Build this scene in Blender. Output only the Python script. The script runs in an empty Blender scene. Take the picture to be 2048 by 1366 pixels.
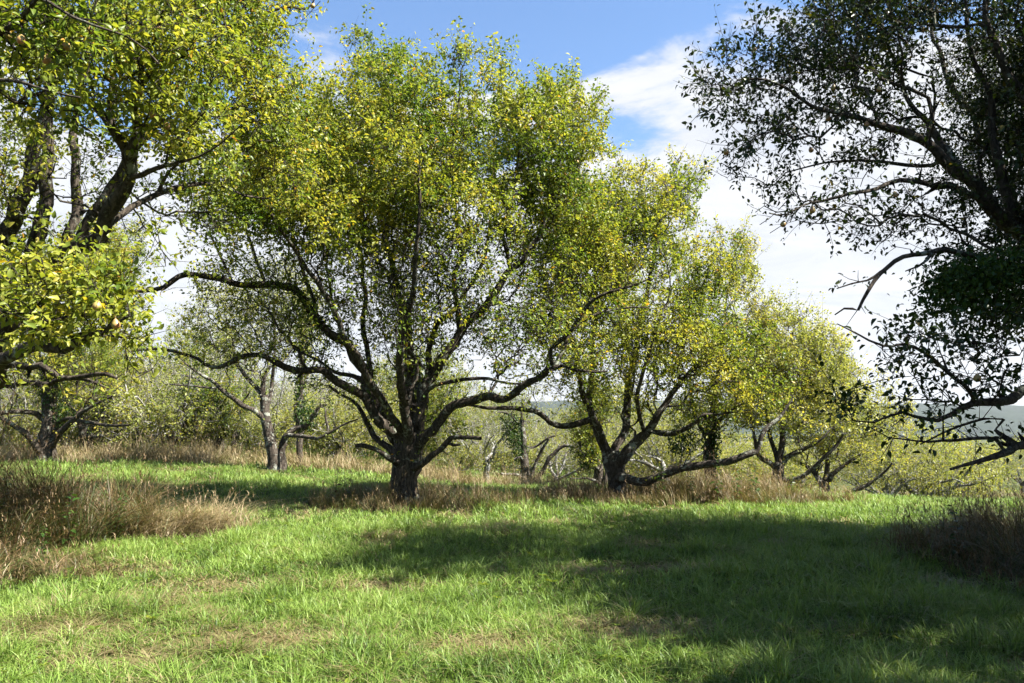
import bpy, math, random, time
import numpy as np
from mathutils import Vector

T_START = time.time()
rng = np.random.default_rng(7)
random.seed(7)
C = bpy.context.scene.collection
sc = bpy.context.scene
R = math.radians

# ------------------------------------------------------------------ camera
CAM_H = 1.6
F_PX = 1607.0            # focal length in pixels of the 2048 px wide frame
PITCH = R(5.93)
cam_d = bpy.data.cameras.new("camera")
cam_d.sensor_width = 36.0
cam_d.lens = 36.0 * F_PX / 2048.0
cam_d.clip_start = 0.05
cam_d.clip_end = 12000.0
cam = bpy.data.objects.new("camera", cam_d)
cam.location = (0, 0, CAM_H)
cam.rotation_euler = (R(90) + PITCH, 0, 0)
C.objects.link(cam)
sc.camera = cam

# ------------------------------------------------------------------ light
SUN = Vector((0.60, -0.20, 0.76)).normalized()     # direction towards the sun
sun_d = bpy.data.lights.new("sun", 'SUN')
sun_d.energy = 5.0
sun_d.angle = R(0.53)
sun_d.color = (1.0, 0.95, 0.86)
sun = bpy.data.objects.new("sun", sun_d)
sun.rotation_euler = SUN.to_track_quat('Z', 'Y').to_euler()
sun.location = (20, -5, 30)
C.objects.link(sun)

sc.view_settings.view_transform = 'Standard'
sc.view_settings.look = 'None'
sc.view_settings.exposure = 2.4
sc.view_settings.gamma = 1.0
sc.view_settings.use_curve_mapping = False
sc.render.engine = 'CYCLES'
sc.cycles.max_bounces = 6
sc.cycles.diffuse_bounces = 3
sc.cycles.glossy_bounces = 2
sc.cycles.transmission_bounces = 4
sc.cycles.transparent_max_bounces = 4
sc.cycles.caustics_reflective = False
sc.cycles.caustics_refractive = False


class NT:
    """small helper to write node trees"""
    def __init__(self, tree):
        self.t = tree
        self.t.nodes.clear()

    def n(self, kind, **kw):
        nd = self.t.nodes.new(kind)
        for k, v in kw.items():
            setattr(nd, k, v)
        return nd

    def put(self, sock, v):
        if hasattr(v, 'is_output'):
            self.t.links.new(v, sock)
        elif v is not None:
            sock.default_value = v

    def math(self, op, a, b=None, c=None, clamp=False):
        nd = self.n('ShaderNodeMath', operation=op, use_clamp=clamp)
        self.put(nd.inputs[0], a)
        if b is not None:
            self.put(nd.inputs[1], b)
        if c is not None:
            self.put(nd.inputs[2], c)
        return nd.outputs[0]

    def noise(self, vec, scale, detail=4, rough=0.55, dist=0.0):
        nd = self.n('ShaderNodeTexNoise')
        self.put(nd.inputs['Vector'], vec)
        nd.inputs['Scale'].default_value = scale
        nd.inputs['Detail'].default_value = detail
        nd.inputs['Roughness'].default_value = rough
        nd.inputs['Distortion'].default_value = dist
        return nd.outputs['Fac']

    def ramp(self, fac, stops, interp='LINEAR'):
        nd = self.n('ShaderNodeValToRGB')
        nd.color_ramp.interpolation = interp
        e = nd.color_ramp.elements
        e[0].position = stops[0][0]
        e[0].color = (*stops[0][1], 1) if len(stops[0][1]) == 3 else stops[0][1]
        e[1].position = stops[-1][0]
        e[1].color = (*stops[-1][1], 1)
        for p, c in stops[1:-1]:
            x = e.new(p)
            x.color = (*c, 1)
        self.put(nd.inputs[0], fac)
        return nd.outputs[0]

    def mix(self, fac, a, b, kind='MIX'):
        nd = self.n('ShaderNodeMix', data_type='RGBA', blend_type=kind)
        self.put(nd.inputs[0], fac)
        self.put(nd.inputs[6], a if hasattr(a, 'is_output') else (*a, 1))
        self.put(nd.inputs[7], b if hasattr(b, 'is_output') else (*b, 1))
        return nd.outputs[2]

    def step(self, v, lo, hi):
        nd = self.n('ShaderNodeMapRange', interpolation_type='SMOOTHSTEP')
        self.put(nd.inputs[0], v)
        nd.inputs[1].default_value = lo
        nd.inputs[2].default_value = hi
        return nd.outputs[0]


# ------------------------------------------------------------------ sky
world = bpy.data.worlds.new("World")
sc.world = world
world.use_nodes = True
w = NT(world.node_tree)
sky = w.n('ShaderNodeTexSky', sky_type='NISHITA', sun_disc=False)
sky.sun_elevation = math.asin(SUN.z)
sky.sun_rotation = math.atan2(SUN.x, SUN.y)
sky.altitude = 200
sky.air_density = 1.0
sky.dust_density = 0.6
sky.ozone_density = 1.6
tc = w.n('ShaderNodeTexCoord')
sep = w.n('ShaderNodeSeparateXYZ')
w.put(sep.inputs[0], tc.outputs['Generated'])
dz = w.math('MAXIMUM', sep.outputs[2], 0.0)
den = w.math('ADD', dz, 0.22)
px_ = w.math('DIVIDE', sep.outputs[0], den)
py_ = w.math('DIVIDE', sep.outputs[1], den)
comb = w.n('ShaderNodeCombineXYZ')
w.put(comb.inputs[0], w.math('ADD', px_, 3.3))
w.put(comb.inputs[1], py_)
cl1 = w.noise(comb.outputs[0], 1.6, 9, 0.55, 0.5)
comb2 = w.n('ShaderNodeCombineXYZ')
w.put(comb2.inputs[0], w.math('MULTIPLY', px_, 0.9))
w.put(comb2.inputs[1], w.math('MULTIPLY', py_, 1.3))
cl2 = w.noise(comb2.outputs[0], 3.6, 8, 0.62, 0.5)
# clouds thicken towards the horizon, the zenith stays clear
bias = w.math('MULTIPLY', w.math('SUBTRACT', 0.40, dz), 2.3)
bank = w.math('MULTIPLY', w.math('SUBTRACT', sep.outputs[1], 0.55), 0.55)     # clouds thinned behind the viewer to lower the fill light in shade
bias = w.math('ADD', bias, w.math('MINIMUM', bank, 0.0))
bias = w.math('SUBTRACT', bias, 0.03)
dens = w.math('ADD', w.math('ADD', w.math('MULTIPLY', cl1, 1.35), w.math('MULTIPLY', cl2, 0.55)), bias)
cover = w.step(dens, 0.88, 1.05)
ccol = w.mix(w.step(cl2, 0.25, 0.75), (3.2, 3.35, 3.65), (4.1, 4.1, 4.15))
skyc = w.mix(1.0, sky.outputs[0], (0.84, 0.93, 1.02), 'MULTIPLY')
col = w.mix(w.math('MULTIPLY', cover, 0.96), skyc, ccol)
bg = w.n('ShaderNodeBackground')
w.put(bg.inputs[0], col)
bg.inputs[1].default_value = 0.050
out = w.n('ShaderNodeOutputWorld')
w.t.links.new(bg.outputs[0], out.inputs[0])


# ------------------------------------------------------------------ helpers
def nrm(v):
    return v / np.maximum(np.linalg.norm(v, axis=-1, keepdims=True), 1e-9)


def at(px, py, Y):
    """the point at forward distance Y seen at pixel (px, py) of the 2048 px frame"""
    u = (px - 1024.0) / F_PX
    v = (683.0 - py) / F_PX
    c, s = math.cos(PITCH), math.sin(PITCH)
    dy = c - v * s
    k = Y / dy
    return np.array([u * k, Y, CAM_H + (s + v * c) * k])


def sst(a, b, x):
    t = np.clip((np.asarray(x, float) - a) / (b - a), 0, 1)
    return t * t * (3 - 2 * t)


_LAT = rng.random((64, 64))


def vnoise(x, y):
    x = np.asarray(x, float); y = np.asarray(y, float)
    xi = np.floor(x).astype(int); yi = np.floor(y).astype(int)
    fx = x - xi; fy = y - yi
    fx = fx * fx * (3 - 2 * fx); fy = fy * fy * (3 - 2 * fy)
    g = lambda i, j: _LAT[i % 64, j % 64]
    return (g(xi, yi) * (1 - fx) + g(xi + 1, yi) * fx) * (1 - fy) + (g(xi, yi + 1) * (1 - fx) + g(xi + 1, yi + 1) * fx) * fy


def fnoise(x, y):
    return 0.55 * vnoise(x, y) + 0.3 * vnoise(2.1 * x + 5, 2.1 * y + 9) + 0.15 * vnoise(4.3 * x + 1, 4.3 * y + 2)


def ground_z(x, y):
    x = np.asarray(x, float); y = np.asarray(y, float)
    h = -0.9 * sst(4, 14, x) * sst(14, 28, y)
    h = h - 1.2 * sst(18, 36, y) * sst(-6, 0, x)
    h = h + 0.45 * sst(-1, -12, x) * sst(14, 25, y)
    h = h - 3.0 * sst(30, 90, y) * sst(-10, 25, x)
    h = h - 14.0 * sst(110, 500, np.hypot(x, y))
    h = h + 0.10 * (fnoise(x * 0.35 + 30, y * 0.35 + 30) - 0.5) * sst(2, 5, np.hypot(x, y))
    return h


def mesh_obj(name, verts, faces, mat, parent=None, smooth=False, attrs=None, loc=None):
    """faces: an int array (n, k) or a list of such arrays"""
    me = bpy.data.meshes.new(name)
    verts = np.asarray(verts, np.float32)
    if not isinstance(faces, (list, tuple)):
        faces = [faces]
    faces = [np.asarray(f, np.int32) for f in faces if len(f)]
    me.vertices.add(len(verts))
    me.vertices.foreach_set('co', verts.ravel())
    nl = sum(f.size for f in faces)
    npol = sum(len(f) for f in faces)
    me.loops.add(nl)
    me.loops.foreach_set('vertex_index', np.concatenate([f.ravel() for f in faces]))
    me.polygons.add(npol)
    tot = np.concatenate([np.full(len(f), f.shape[1], np.int32) for f in faces])
    start = np.concatenate([[0], np.cumsum(tot)[:-1]]).astype(np.int32)
    me.polygons.foreach_set('loop_start', start)
    me.polygons.foreach_set('loop_total', tot)
    if smooth:
        me.polygons.foreach_set('use_smooth', np.ones(npol, bool))
    for k, v in (attrs or {}).items():
        a = me.attributes.new(k, 'FLOAT', 'POINT')
        a.data.foreach_set('value', np.asarray(v, np.float32))
    me.materials.append(mat)
    me.update(calc_edges=True)
    o = bpy.data.objects.new(name, me)
    C.objects.link(o)
    if parent is not None:
        o.parent = parent
    if loc is not None:
        o.location = loc
    return o


def tag(o, label=None, cat=None, group=None, kind=None):
    if label: o['label'] = label
    if cat: o['category'] = cat
    if group: o['group'] = group
    if kind: o['kind'] = kind
    return o


def empty(name, loc, label, cat, group=None):
    o = bpy.data.objects.new(name, None)
    o.empty_display_size = 0.3
    o.location = loc
    C.objects.link(o)
    return tag(o, label, cat, group)


# ------------------------------------------------------------------ materials
ALB = 0.52


def dim(stops, k=None):
    k = k or ALB
    return [(p, tuple(x * k for x in c)) for p, c in stops]


def material(name):
    m = bpy.data.materials.new(name)
    m.use_nodes = True
    return m, NT(m.node_tree)


def attr(t, name):
    a = t.n('ShaderNodeAttribute')
    a.attribute_name = name
    return a.outputs['Fac']


def leaf_material(name, stops, trans=0.5, tint=(1.25, 1.2, 0.5), rough=0.36, spec=0.2, k=0.71):
    m, t = material(name)
    c = t.ramp(attr(t, 'hue'), dim(stops, k))
    p = t.n('ShaderNodeBsdfPrincipled')
    t.put(p.inputs['Base Color'], c)
    p.inputs['Roughness'].default_value = rough
    p.inputs['Specular IOR Level'].default_value = spec
    tr = t.n('ShaderNodeBsdfTranslucent')
    t.put(tr.inputs[0], t.mix(1.0, c, tint, 'MULTIPLY'))
    mx = t.n('ShaderNodeMixShader')
    mx.inputs[0].default_value = trans
    t.t.links.new(p.outputs[0], mx.inputs[1])
    t.t.links.new(tr.outputs[0], mx.inputs[2])
    o = t.n('ShaderNodeOutputMaterial')
    t.t.links.new(mx.outputs[0], o.inputs[0])
    return m


def bark_material(name, dark, mid, lichen, cover, scale=1.0):
    m, t = material(name)
    dark, mid, lichen = (tuple(x * .62 for x in c_) for c_ in (dark, mid, lichen))
    tc = t.n('ShaderNodeTexCoord')
    v = tc.outputs['Object']
    mp = t.n('ShaderNodeMapping')
    mp.inputs['Scale'].default_value = (1, 1, 0.35)
    t.put(mp.inputs[0], v)
    ridg = t.noise(mp.outputs[0], 26 * scale, 5, 0.65, 0.6)
    big = t.noise(v, 2.3, 3, 0.6)
    patch = t.noise(v, 7.0 * scale, 6, 0.68, 0.4)
    base = t.mix(t.step(ridg, 0.35, 0.68), dark, mid)
    lm = t.math('ADD', patch, t.math('MULTIPLY', t.math('SUBTRACT', big, 0.5), 0.45))
    lm = t.step(lm, cover, cover + 0.09)
    licol = t.mix(t.noise(v, 19, 2), lichen, tuple(x * 0.72 for x in lichen))
    c = t.mix(lm, base, licol)
    p = t.n('ShaderNodeBsdfPrincipled')
    t.put(p.inputs['Base Color'], c)
    p.inputs['Roughness'].default_value = 0.92
    p.inputs['Specular IOR Level'].default_value = 0.15
    b = t.n('ShaderNodeBump')
    b.inputs['Strength'].default_value = 0.9
    b.inputs['Distance'].default_value = 0.03
    t.put(b.inputs['Height'], t.math('ADD', ridg, t.math('MULTIPLY', lm, 0.35)))
    t.put(p.inputs['Normal'], b.outputs[0])
    o = t.n('ShaderNodeOutputMaterial')
    t.t.links.new(p.outputs[0], o.inputs[0])
    return m


M_BARK = bark_material('dark_lichened_bark', (0.026, 0.020, 0.015), (0.12, 0.098, 0.075), (0.32, 0.34, 0.27), 0.565)
M_BARK_PALE = bark_material('pale_lichened_bark', (0.04, 0.031, 0.024), (0.12, 0.10, 0.08), (0.36, 0.37, 0.31), 0.54)
M_BARK_GREY = bark_material('grey_dead_bark', (0.17, 0.155, 0.135), (0.38, 0.36, 0.32), (0.60, 0.60, 0.55), 0.48)
M_TWIG = bark_material('twig_bark', (0.035, 0.028, 0.022), (0.09, 0.075, 0.06), (0.24, 0.25, 0.21), 0.58)
M_TWIG_GREY = bark_material('grey_twig_bark', (0.14, 0.125, 0.11), (0.29, 0.27, 0.24), (0.48, 0.48, 0.43), 0.50)

PEAR_STOPS = [(0.0, (0.060, 0.120, 0.018)), (0.35, (0.150, 0.215, 0.032)), (0.7, (0.300, 0.330, 0.052)),
              (0.90, (0.420, 0.405, 0.075)), (0.955, (0.52, 0.38, 0.04)), (1.0, (0.52, 0.25, 0.04))]
M_LEAF = leaf_material('pear_leaf', PEAR_STOPS)
M_LEAF_SHADED = leaf_material('shade_darkened_pear_leaf', [(0.0, (0.018, 0.040, 0.010)), (0.6, (0.050, 0.085, 0.018)),
                            (0.92, (0.105, 0.125, 0.024)), (1.0, (0.32, 0.23, 0.03))], trans=0.22, k=.5)  # crown shade put into the colour: a darker version of the pear leaf
M_LEAF_YEL = leaf_material('yellow_green_leaf', [(0.0, (0.15, 0.205, 0.045)), (0.4, (0.29, 0.32, 0.078)),
                           (0.85, (0.42, 0.42, 0.115)), (1.0, (0.52, 0.38, 0.05))])
M_LEAF_PALE = leaf_material('pale_sparse_leaf', [(0.0, (0.13, 0.18, 0.045)), (0.5, (0.25, 0.30, 0.075)),
                            (1.0, (0.42, 0.42, 0.11))])
M_IVY = leaf_material('vine_leaf', [(0.0, (0.022, 0.060, 0.012)), (0.6, (0.055, 0.115, 0.020)), (1.0, (0.13, 0.18, 0.03))], trans=0.3, k=.6)


def pear_material():
    m, t = material('pear_skin')
    tc = t.n('ShaderNodeTexCoord')
    n1 = t.noise(tc.outputs['Object'], 14, 3)
    c = t.ramp(n1, [(0.3, (0.20, 0.20, 0.05)), (0.5, (0.27, 0.17, 0.06)), (0.7, (0.28, 0.09, 0.045))])
    sp = t.noise(tc.outputs['Object'], 190, 2)
    c = t.mix(t.step(sp, 0.62, 0.72), c, (0.16, 0.09, 0.04))
    p = t.n('ShaderNodeBsdfPrincipled')
    t.put(p.inputs['Base Color'], c)
    p.inputs['Roughness'].default_value = 0.45
    o = t.n('ShaderNodeOutputMaterial')
    t.t.links.new(p.outputs[0], o.inputs[0])
    return m


M_PEAR = pear_material()


def grass_material(name, green, dry, trans=0.38):
    m, t = material(name)
    g = t.ramp(attr(t, 'hue'), dim(green, .6))
    d = t.ramp(attr(t, 'hue'), dim(dry))
    c = t.mix(attr(t, 'dry'), g, d)
    p = t.n('ShaderNodeBsdfPrincipled')
    t.put(p.inputs['Base Color'], c)
    p.inputs['Roughness'].default_value = 0.5
    p.inputs['Specular IOR Level'].default_value = 0.3
    tr = t.n('ShaderNodeBsdfTranslucent')
    t.put(tr.inputs[0], t.mix(1.0, c, (1.15, 1.15, 0.75), 'MULTIPLY'))
    mx = t.n('ShaderNodeMixShader')
    mx.inputs[0].default_value = trans
    t.t.links.new(p.outputs[0], mx.inputs[1])
    t.t.links.new(tr.outputs[0], mx.inputs[2])
    o = t.n('ShaderNodeOutputMaterial')
    t.t.links.new(mx.outputs[0], o.inputs[0])
    return m


M_GRASS = grass_material('mown_grass', [(0.0, (0.065, 0.120, 0.020)), (0.5, (0.220, 0.358, 0.055)), (1.0, (0.41, 0.53, 0.135))],
                         [(0.0, (0.26, 0.17, 0.085)), (0.6, (0.46, 0.33, 0.19)), (1.0, (0.62, 0.49, 0.32))])
M_TALL = grass_material('tall_grass', [(0.0, (0.045, 0.085, 0.018)), (0.6, (0.10, 0.16, 0.03)), (1.0, (0.18, 0.22, 0.05))],
                        [(0.0, (0.12, 0.064, 0.030)), (0.5, (0.30, 0.19, 0.090)), (1.0, (0.60, 0.46, 0.27))], 0.3)


def ground_material():
    m, t = material('meadow_soil')
    tc = t.n('ShaderNodeTexCoord')
    v = tc.outputs['Object']
    n1 = t.noise(v, 0.12, 5, 0.6)
    n2 = t.noise(v, 1.4, 5, 0.65)
    n3 = t.noise(v, 30, 3, 0.7)
    c = t.ramp(n2, [(0.3, (0.018, 0.028, 0.007)), (0.5, (0.036, 0.052, 0.012)), (0.68, (0.07, 0.06, 0.028))])
    c = t.mix(t.step(n1, 0.5, 0.68), c, (0.10, 0.085, 0.034))
    c = t.mix(t.math('MULTIPLY', t.step(n3, 0.4, 0.7), 0.6), c, (0.05, 0.05, 0.02))
    p = t.n('ShaderNodeBsdfPrincipled')
    t.put(p.inputs['Base Color'], c)
    p.inputs['Roughness'].default_value = 0.95
    p.inputs['Specular IOR Level'].default_value = 0.1
    b = t.n('ShaderNodeBump')
    b.inputs['Distance'].default_value = 0.04
    t.put(b.inputs['Height'], t.math('ADD', n3, n2))
    t.put(p.inputs['Normal'], b.outputs[0])
    o = t.n('ShaderNodeOutputMaterial')
    t.t.links.new(p.outputs[0], o.inputs[0])
    return m


def hill_material():
    m, t = material('wooded_hillside')
    tc = t.n('ShaderNodeTexCoord')
    n = t.noise(tc.outputs['Object'], 0.05, 6, 0.7)
    c = t.ramp(n, [(0.3, (0.003, 0.007, 0.005)), (0.7, (0.013, 0.022, 0.012))])
    p = t.n('ShaderNodeBsdfPrincipled')
    t.put(p.inputs['Base Color'], c)
    p.inputs['Roughness'].default_value = 1.0
    o = t.n('ShaderNodeOutputMaterial')
    t.t.links.new(p.outputs[0], o.inputs[0])
    return m


# ------------------------------------------------------------------ ground, hills
def build_ground():
    ys = np.concatenate([np.arange(-14, 46, 0.4), np.geomspace(46, 2600, 50)])
    ys = np.concatenate([-np.geomspace(2600, 15, 24), ys])
    half = np.concatenate([np.arange(0, 26, 0.5), np.geomspace(26, 2600, 44)])
    xs = np.concatenate([-half[:0:-1], half])
    X, Y = np.meshgrid(xs, ys)
    Z = ground_z(X, Y)
    V = np.stack([X, Y, Z], -1).reshape(-1, 3)
    nx, ny = len(xs), len(ys)
    i = np.arange(nx * ny).reshape(ny, nx)
    F = np.stack([i[:-1, :-1], i[:-1, 1:], i[1:, 1:], i[1:, :-1]], -1).reshape(-1, 4)
    o = mesh_obj('ground', V, F, ground_material(), smooth=True)
    tag(o, 'gently rolling orchard meadow floor under the grass', 'ground', kind='structure')


def build_hill(name, x0, x1, y, prof, depth, label):
    """a wooded ridge: rounded cross-section, tree-top bumps"""
    n = 260; k = 26
    xs = np.linspace(x0, x1, n)
    v = []
    for j in range(k):
        a = j / (k - 1)
        yy = y + depth * (a - 0.5) + 0 * xs
        h = prof(xs) * np.sin(math.pi * a) ** 0.8
        bump = 7.0 * (fnoise(xs / 26, yy / 26) - 0.5) + 5 * (vnoise(xs / 9, yy / 9) - 0.5)
        v.append(np.stack([xs, yy, -15 + h + bump * (h > 1)], -1))
    V = np.concatenate(v)
    i = np.arange(n * k).reshape(k, n)
    F = np.stack([i[:-1, :-1], i[:-1, 1:], i[1:, 1:], i[1:, :-1]], -1).reshape(-1, 4)
    o = mesh_obj(name, V, F, M_HILL)
    tag(o, label, 'hill', kind='structure')


M_HILL = hill_material()
build_ground()
build_hill('hills', -1500, 2600, 1500, lambda x: 46 + 16 * vnoise(x / 420 + 3, x * 0 + 2) + 10 * np.exp(-((x - 100) / 260) ** 2) - 14 * sst(500, 1400, x), 620,
           'low dark wooded ridge along the horizon behind the orchard')


# ------------------------------------------------------------------ tree skeletons
def catmull(P, step):
    P = np.asarray(P, float)
    if len(P) == 2:
        L = np.linalg.norm(P[1, :3] - P[0, :3])
        n = max(1, int(round(L / step)))
        t = np.linspace(0, 1, n + 1)[:, None]
        return P[0] * (1 - t) + P[1] * t
    Q = np.vstack([2 * P[0] - P[1], P, 2 * P[-1] - P[-2]])
    outp = [P[:1]]
    for i in range(1, len(Q) - 2):
        p0, p1, p2, p3 = Q[i - 1], Q[i], Q[i + 1], Q[i + 2]
        L = np.linalg.norm(p2[:3] - p1[:3])
        n = max(1, int(round(L / step)))
        t = np.linspace(0, 1, n + 1)[1:, None]
        outp.append(0.5 * ((2 * p1) + (-p0 + p2) * t + (2 * p0 - 5 * p1 + 4 * p2 - p3) * t ** 2 + (-p0 + 3 * p1 - 3 * p2 + p3) * t ** 3))
    return np.vstack(outp)


class Skel:
    def __init__(self):
        self.pos = []; self.par = []; self.rad = []; self.limb = []; self.plen = []; self.mst = []; self.den = []
        self.grow_ok = []
        self.nl = 0

    def add(self, p, par, r, limb, mst=False, den=1.0, ok=True):
        self.pos.append(np.asarray(p, float)); self.par.append(par); self.rad.append(r); self.limb.append(limb)
        self.mst.append(mst); self.den.append(den); self.grow_ok.append(ok)
        self.plen.append(0.0 if par < 0 else self.plen[par] + float(np.linalg.norm(self.pos[-1] - self.pos[par])))
        return len(self.pos) - 1

    def polyline(self, P, attach=True, step=0.14, jit=0.25, new=True, ok=True):
        """P rows: x y z radius. attach=True joins it to the nearest existing node."""
        Q = catmull(P, step)
        n = len(Q)
        j = rng.normal(size=(n, 3))
        for _ in range(2):
            j[1:-1] = (j[:-2] + j[1:-1] + j[2:]) / 3
        Q[1:, :3] += j[1:] * (0.05 + 0.75 * np.minimum(Q[1:, 3:4], 0.12)) * jit * 1.8
        if new:
            self.nl += 1
        limb = self.nl - 1
        if attach and self.pos:
            A = np.array(self.pos)
            k = int(np.argmin(np.linalg.norm(A - Q[0, :3], axis=1)))
            prev = k
            if np.linalg.norm(A[k] - Q[0, :3]) > 0.05:
                prev = self.add(Q[0, :3], k, max(Q[0, 3], 0.003), limb, ok=ok)
        else:
            prev = self.add(Q[0, :3], -1, Q[0, 3], limb, ok=False)
        for q in Q[1:]:
            prev = self.add(q[:3], prev, max(q[3], 0.003), limb, ok=ok)
        return limb

    def grow(self, A, dens, bf=0.35, seg=0.22, rtip=0.004, expo=2.3, jit=0.03, lmax=1.3):
        """balanced minimum spanning tree from the limbs to the attraction points A"""
        n0 = len(self.pos)
        P = np.array(self.pos); pl = np.array(self.plen)
        ids = np.array([i for i in range(n0) if self.grow_ok[i]])
        N = len(A)
        best = np.full(N, np.inf); bi = np.zeros(N, int)
        for s in range(0, len(ids), 400):
            I = ids[s:s + 400]
            d = np.linalg.norm(A[:, None] - P[I][None], axis=2) + bf * pl[I][None]
            k = d.argmin(1); dv = d[np.arange(N), k]
            up = dv < best
            best[up] = dv[up]; bi[up] = I[k[up]]
        alive = np.ones(N, bool)
        for _ in range(N):
            i = int(np.argmin(np.where(alive, best, np.inf)))
            alive[i] = False
            n = int(bi[i]); p0 = self.pos[n]; a = A[i]
            L = float(np.linalg.norm(a - p0))
            if L < 0.03 or L > lmax:
                continue
            pd = self.pos[n] - self.pos[self.par[n]] if self.par[n] >= 0 else np.array([0, 0, 1.0])
            pd = pd / max(np.linalg.norm(pd), 1e-6)
            c1 = p0 + (pd * 0.5 + (a - p0) / L * 0.5) * L * 0.42 + rng.normal(size=3) * 0.07 * L
            k = max(1, int(math.ceil(L / seg)))
            prev = n
            news = []
            for q in range(1, k + 1):
                t = q / k
                p = p0 * (1 - t) ** 2 + 2 * c1 * t * (1 - t) + a * t * t
                if q < k:
                    p = p + rng.normal(size=3) * jit
                prev = self.add(p, prev, 0, self.limb[n], True, dens[i])
                news.append(prev)
            for m in news:
                d = np.linalg.norm(A - self.pos[m], axis=1) + bf * self.plen[m]
                up = alive & (d < best)
                best[up] = d[up]; bi[up] = m
        # pipe-model radii for the grown wood
        M = len(self.pos)
        acc = np.zeros(M)
        for i in range(M - 1, n0 - 1, -1):
            if acc[i] == 0:
                acc[i] = rtip ** expo
            p = self.par[i]
            self.rad[i] = acc[i] ** (1 / expo)
            if p >= n0:
                acc[p] += acc[i] * 1.0
        for i in range(n0, M):
            p = self.par[i]
            self.rad[i] = min(self.rad[i], self.rad[p] * (0.8 if p < n0 else 1.0))

    def arrays(self):
        return (np.array(self.pos), np.array(self.par), np.array(self.rad), np.array(self.limb), np.array(self.mst), np.array(self.den))


def frames(pos, par):
    """parallel-transported frame for every node"""
    n = len(pos)
    d = np.zeros_like(pos)
    kids_main = {}
    has = par >= 0
    d[has] = pos[has] - pos[par[has]]
    root = np.where(~has)[0]
    first = np.full(n, -1)
    for i in range(n - 1, -1, -1):
        if par[i] >= 0:
            first[par[i]] = i
    for r in root:
        if first[r] >= 0:
            d[r] = pos[first[r]] - pos[r]
    d = nrm(d)
    U = np.zeros_like(pos)
    for i in range(n):
        p = par[i]
        u = np.array([1.0, 0.3, 0.1]) if p < 0 else U[p]
        dd = d[i]
        u = u - dd * (u[0] * dd[0] + u[1] * dd[1] + u[2] * dd[2])
        l = math.sqrt(u[0] * u[0] + u[1] * u[1] + u[2] * u[2])
        if l < 0.05:
            u = np.cross(dd, [0.3, 0.8, 0.5]); l = np.linalg.norm(u)
        U[i] = u / l
    return d, U


def tube_mesh(pos, par, rad, sel, d, U, sides_max=12, rough=0.10):
    """one tube per branch, sharing rings along a branch; sel marks the nodes whose edge to the parent is drawn"""
    n = len(pos)
    sides = np.where(rad > 0.09, sides_max, np.where(rad > 0.035, 8, np.where(rad > 0.012, 6, 4)))
    sides = np.minimum(sides, sides_max)
    main = np.full(n, -1)
    order = np.argsort(rad)
    for i in order:
        if par[i] >= 0 and sel[i]:
            main[par[i]] = i
    cls = {}
    V = []; Fq = []
    nv = 0
    ring_start = np.full(n, -1)
    E = np.where(sel & (par >= 0))[0]
    for k in (4, 6, 8, sides_max):
        e = E[sides[E] == k]
        if not len(e):
            continue
        th = np.arange(k) * 2 * math.pi / k
        ct, st = np.cos(th), np.sin(th)

        def rings(c, r, dd, uu):
            w_ = np.cross(dd, uu)
            ring = c[:, None] + r[:, None, None] * (uu[:, None] * ct[None, :, None] + w_[:, None] * st[None, :, None])
            if k >= 8:
                o = ring * 1.0
                ns = (np.sin(o[..., 0] * 17 + o[..., 2] * 9) + np.sin(o[..., 1] * 21 - o[..., 2] * 6 + 1) + np.sin((o[..., 0] + o[..., 1]) * 31 + o[..., 2] * 5))
                ring = c[:, None] + (ring - c[:, None]) * (1 + rough * ns[..., None] * 0.55)
            return ring
        # end rings
        ei = {}
        endr = rings(pos[e], rad[e], d[e], U[e])
        V.append(endr.reshape(-1, 3))
        base_end = nv + np.arange(len(e)) * k
        nv += len(e) * k
        rs = np.full(n, -1)
        rs[e] = base_end
        p = par[e]
        share = (rs[p] >= 0) & (main[p] == e)
        st_idx = np.where(share, rs[p], -1)
        ne = np.where(~share)[0]
        if len(ne):
            pe = p[ne]
            same_main = (main[pe] == e[ne])
            rr = np.where(same_main, rad[pe], np.minimum(rad[pe], rad[e[ne]] * 1.2))
            dd = np.where(same_main[:, None], d[pe], d[e[ne]])
            uu = np.where(same_main[:, None], U[pe], U[e[ne]])
            V.append(rings(pos[pe], rr, dd, uu).reshape(-1, 3))
            st_idx[ne] = nv + np.arange(len(ne)) * k
            nv += len(ne) * k
        a = st_idx[:, None] + np.arange(k)[None]
        b = base_end[:, None] + np.arange(k)[None]
        a2 = np.roll(a, -1, 1); b2 = np.roll(b, -1, 1)
        Fq.append(np.stack([a, a2, b2, b], -1).reshape(-1, 4))
        # caps at tips
    if not V:
        return None
    return np.concatenate(V), np.concatenate(Fq)


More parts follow.
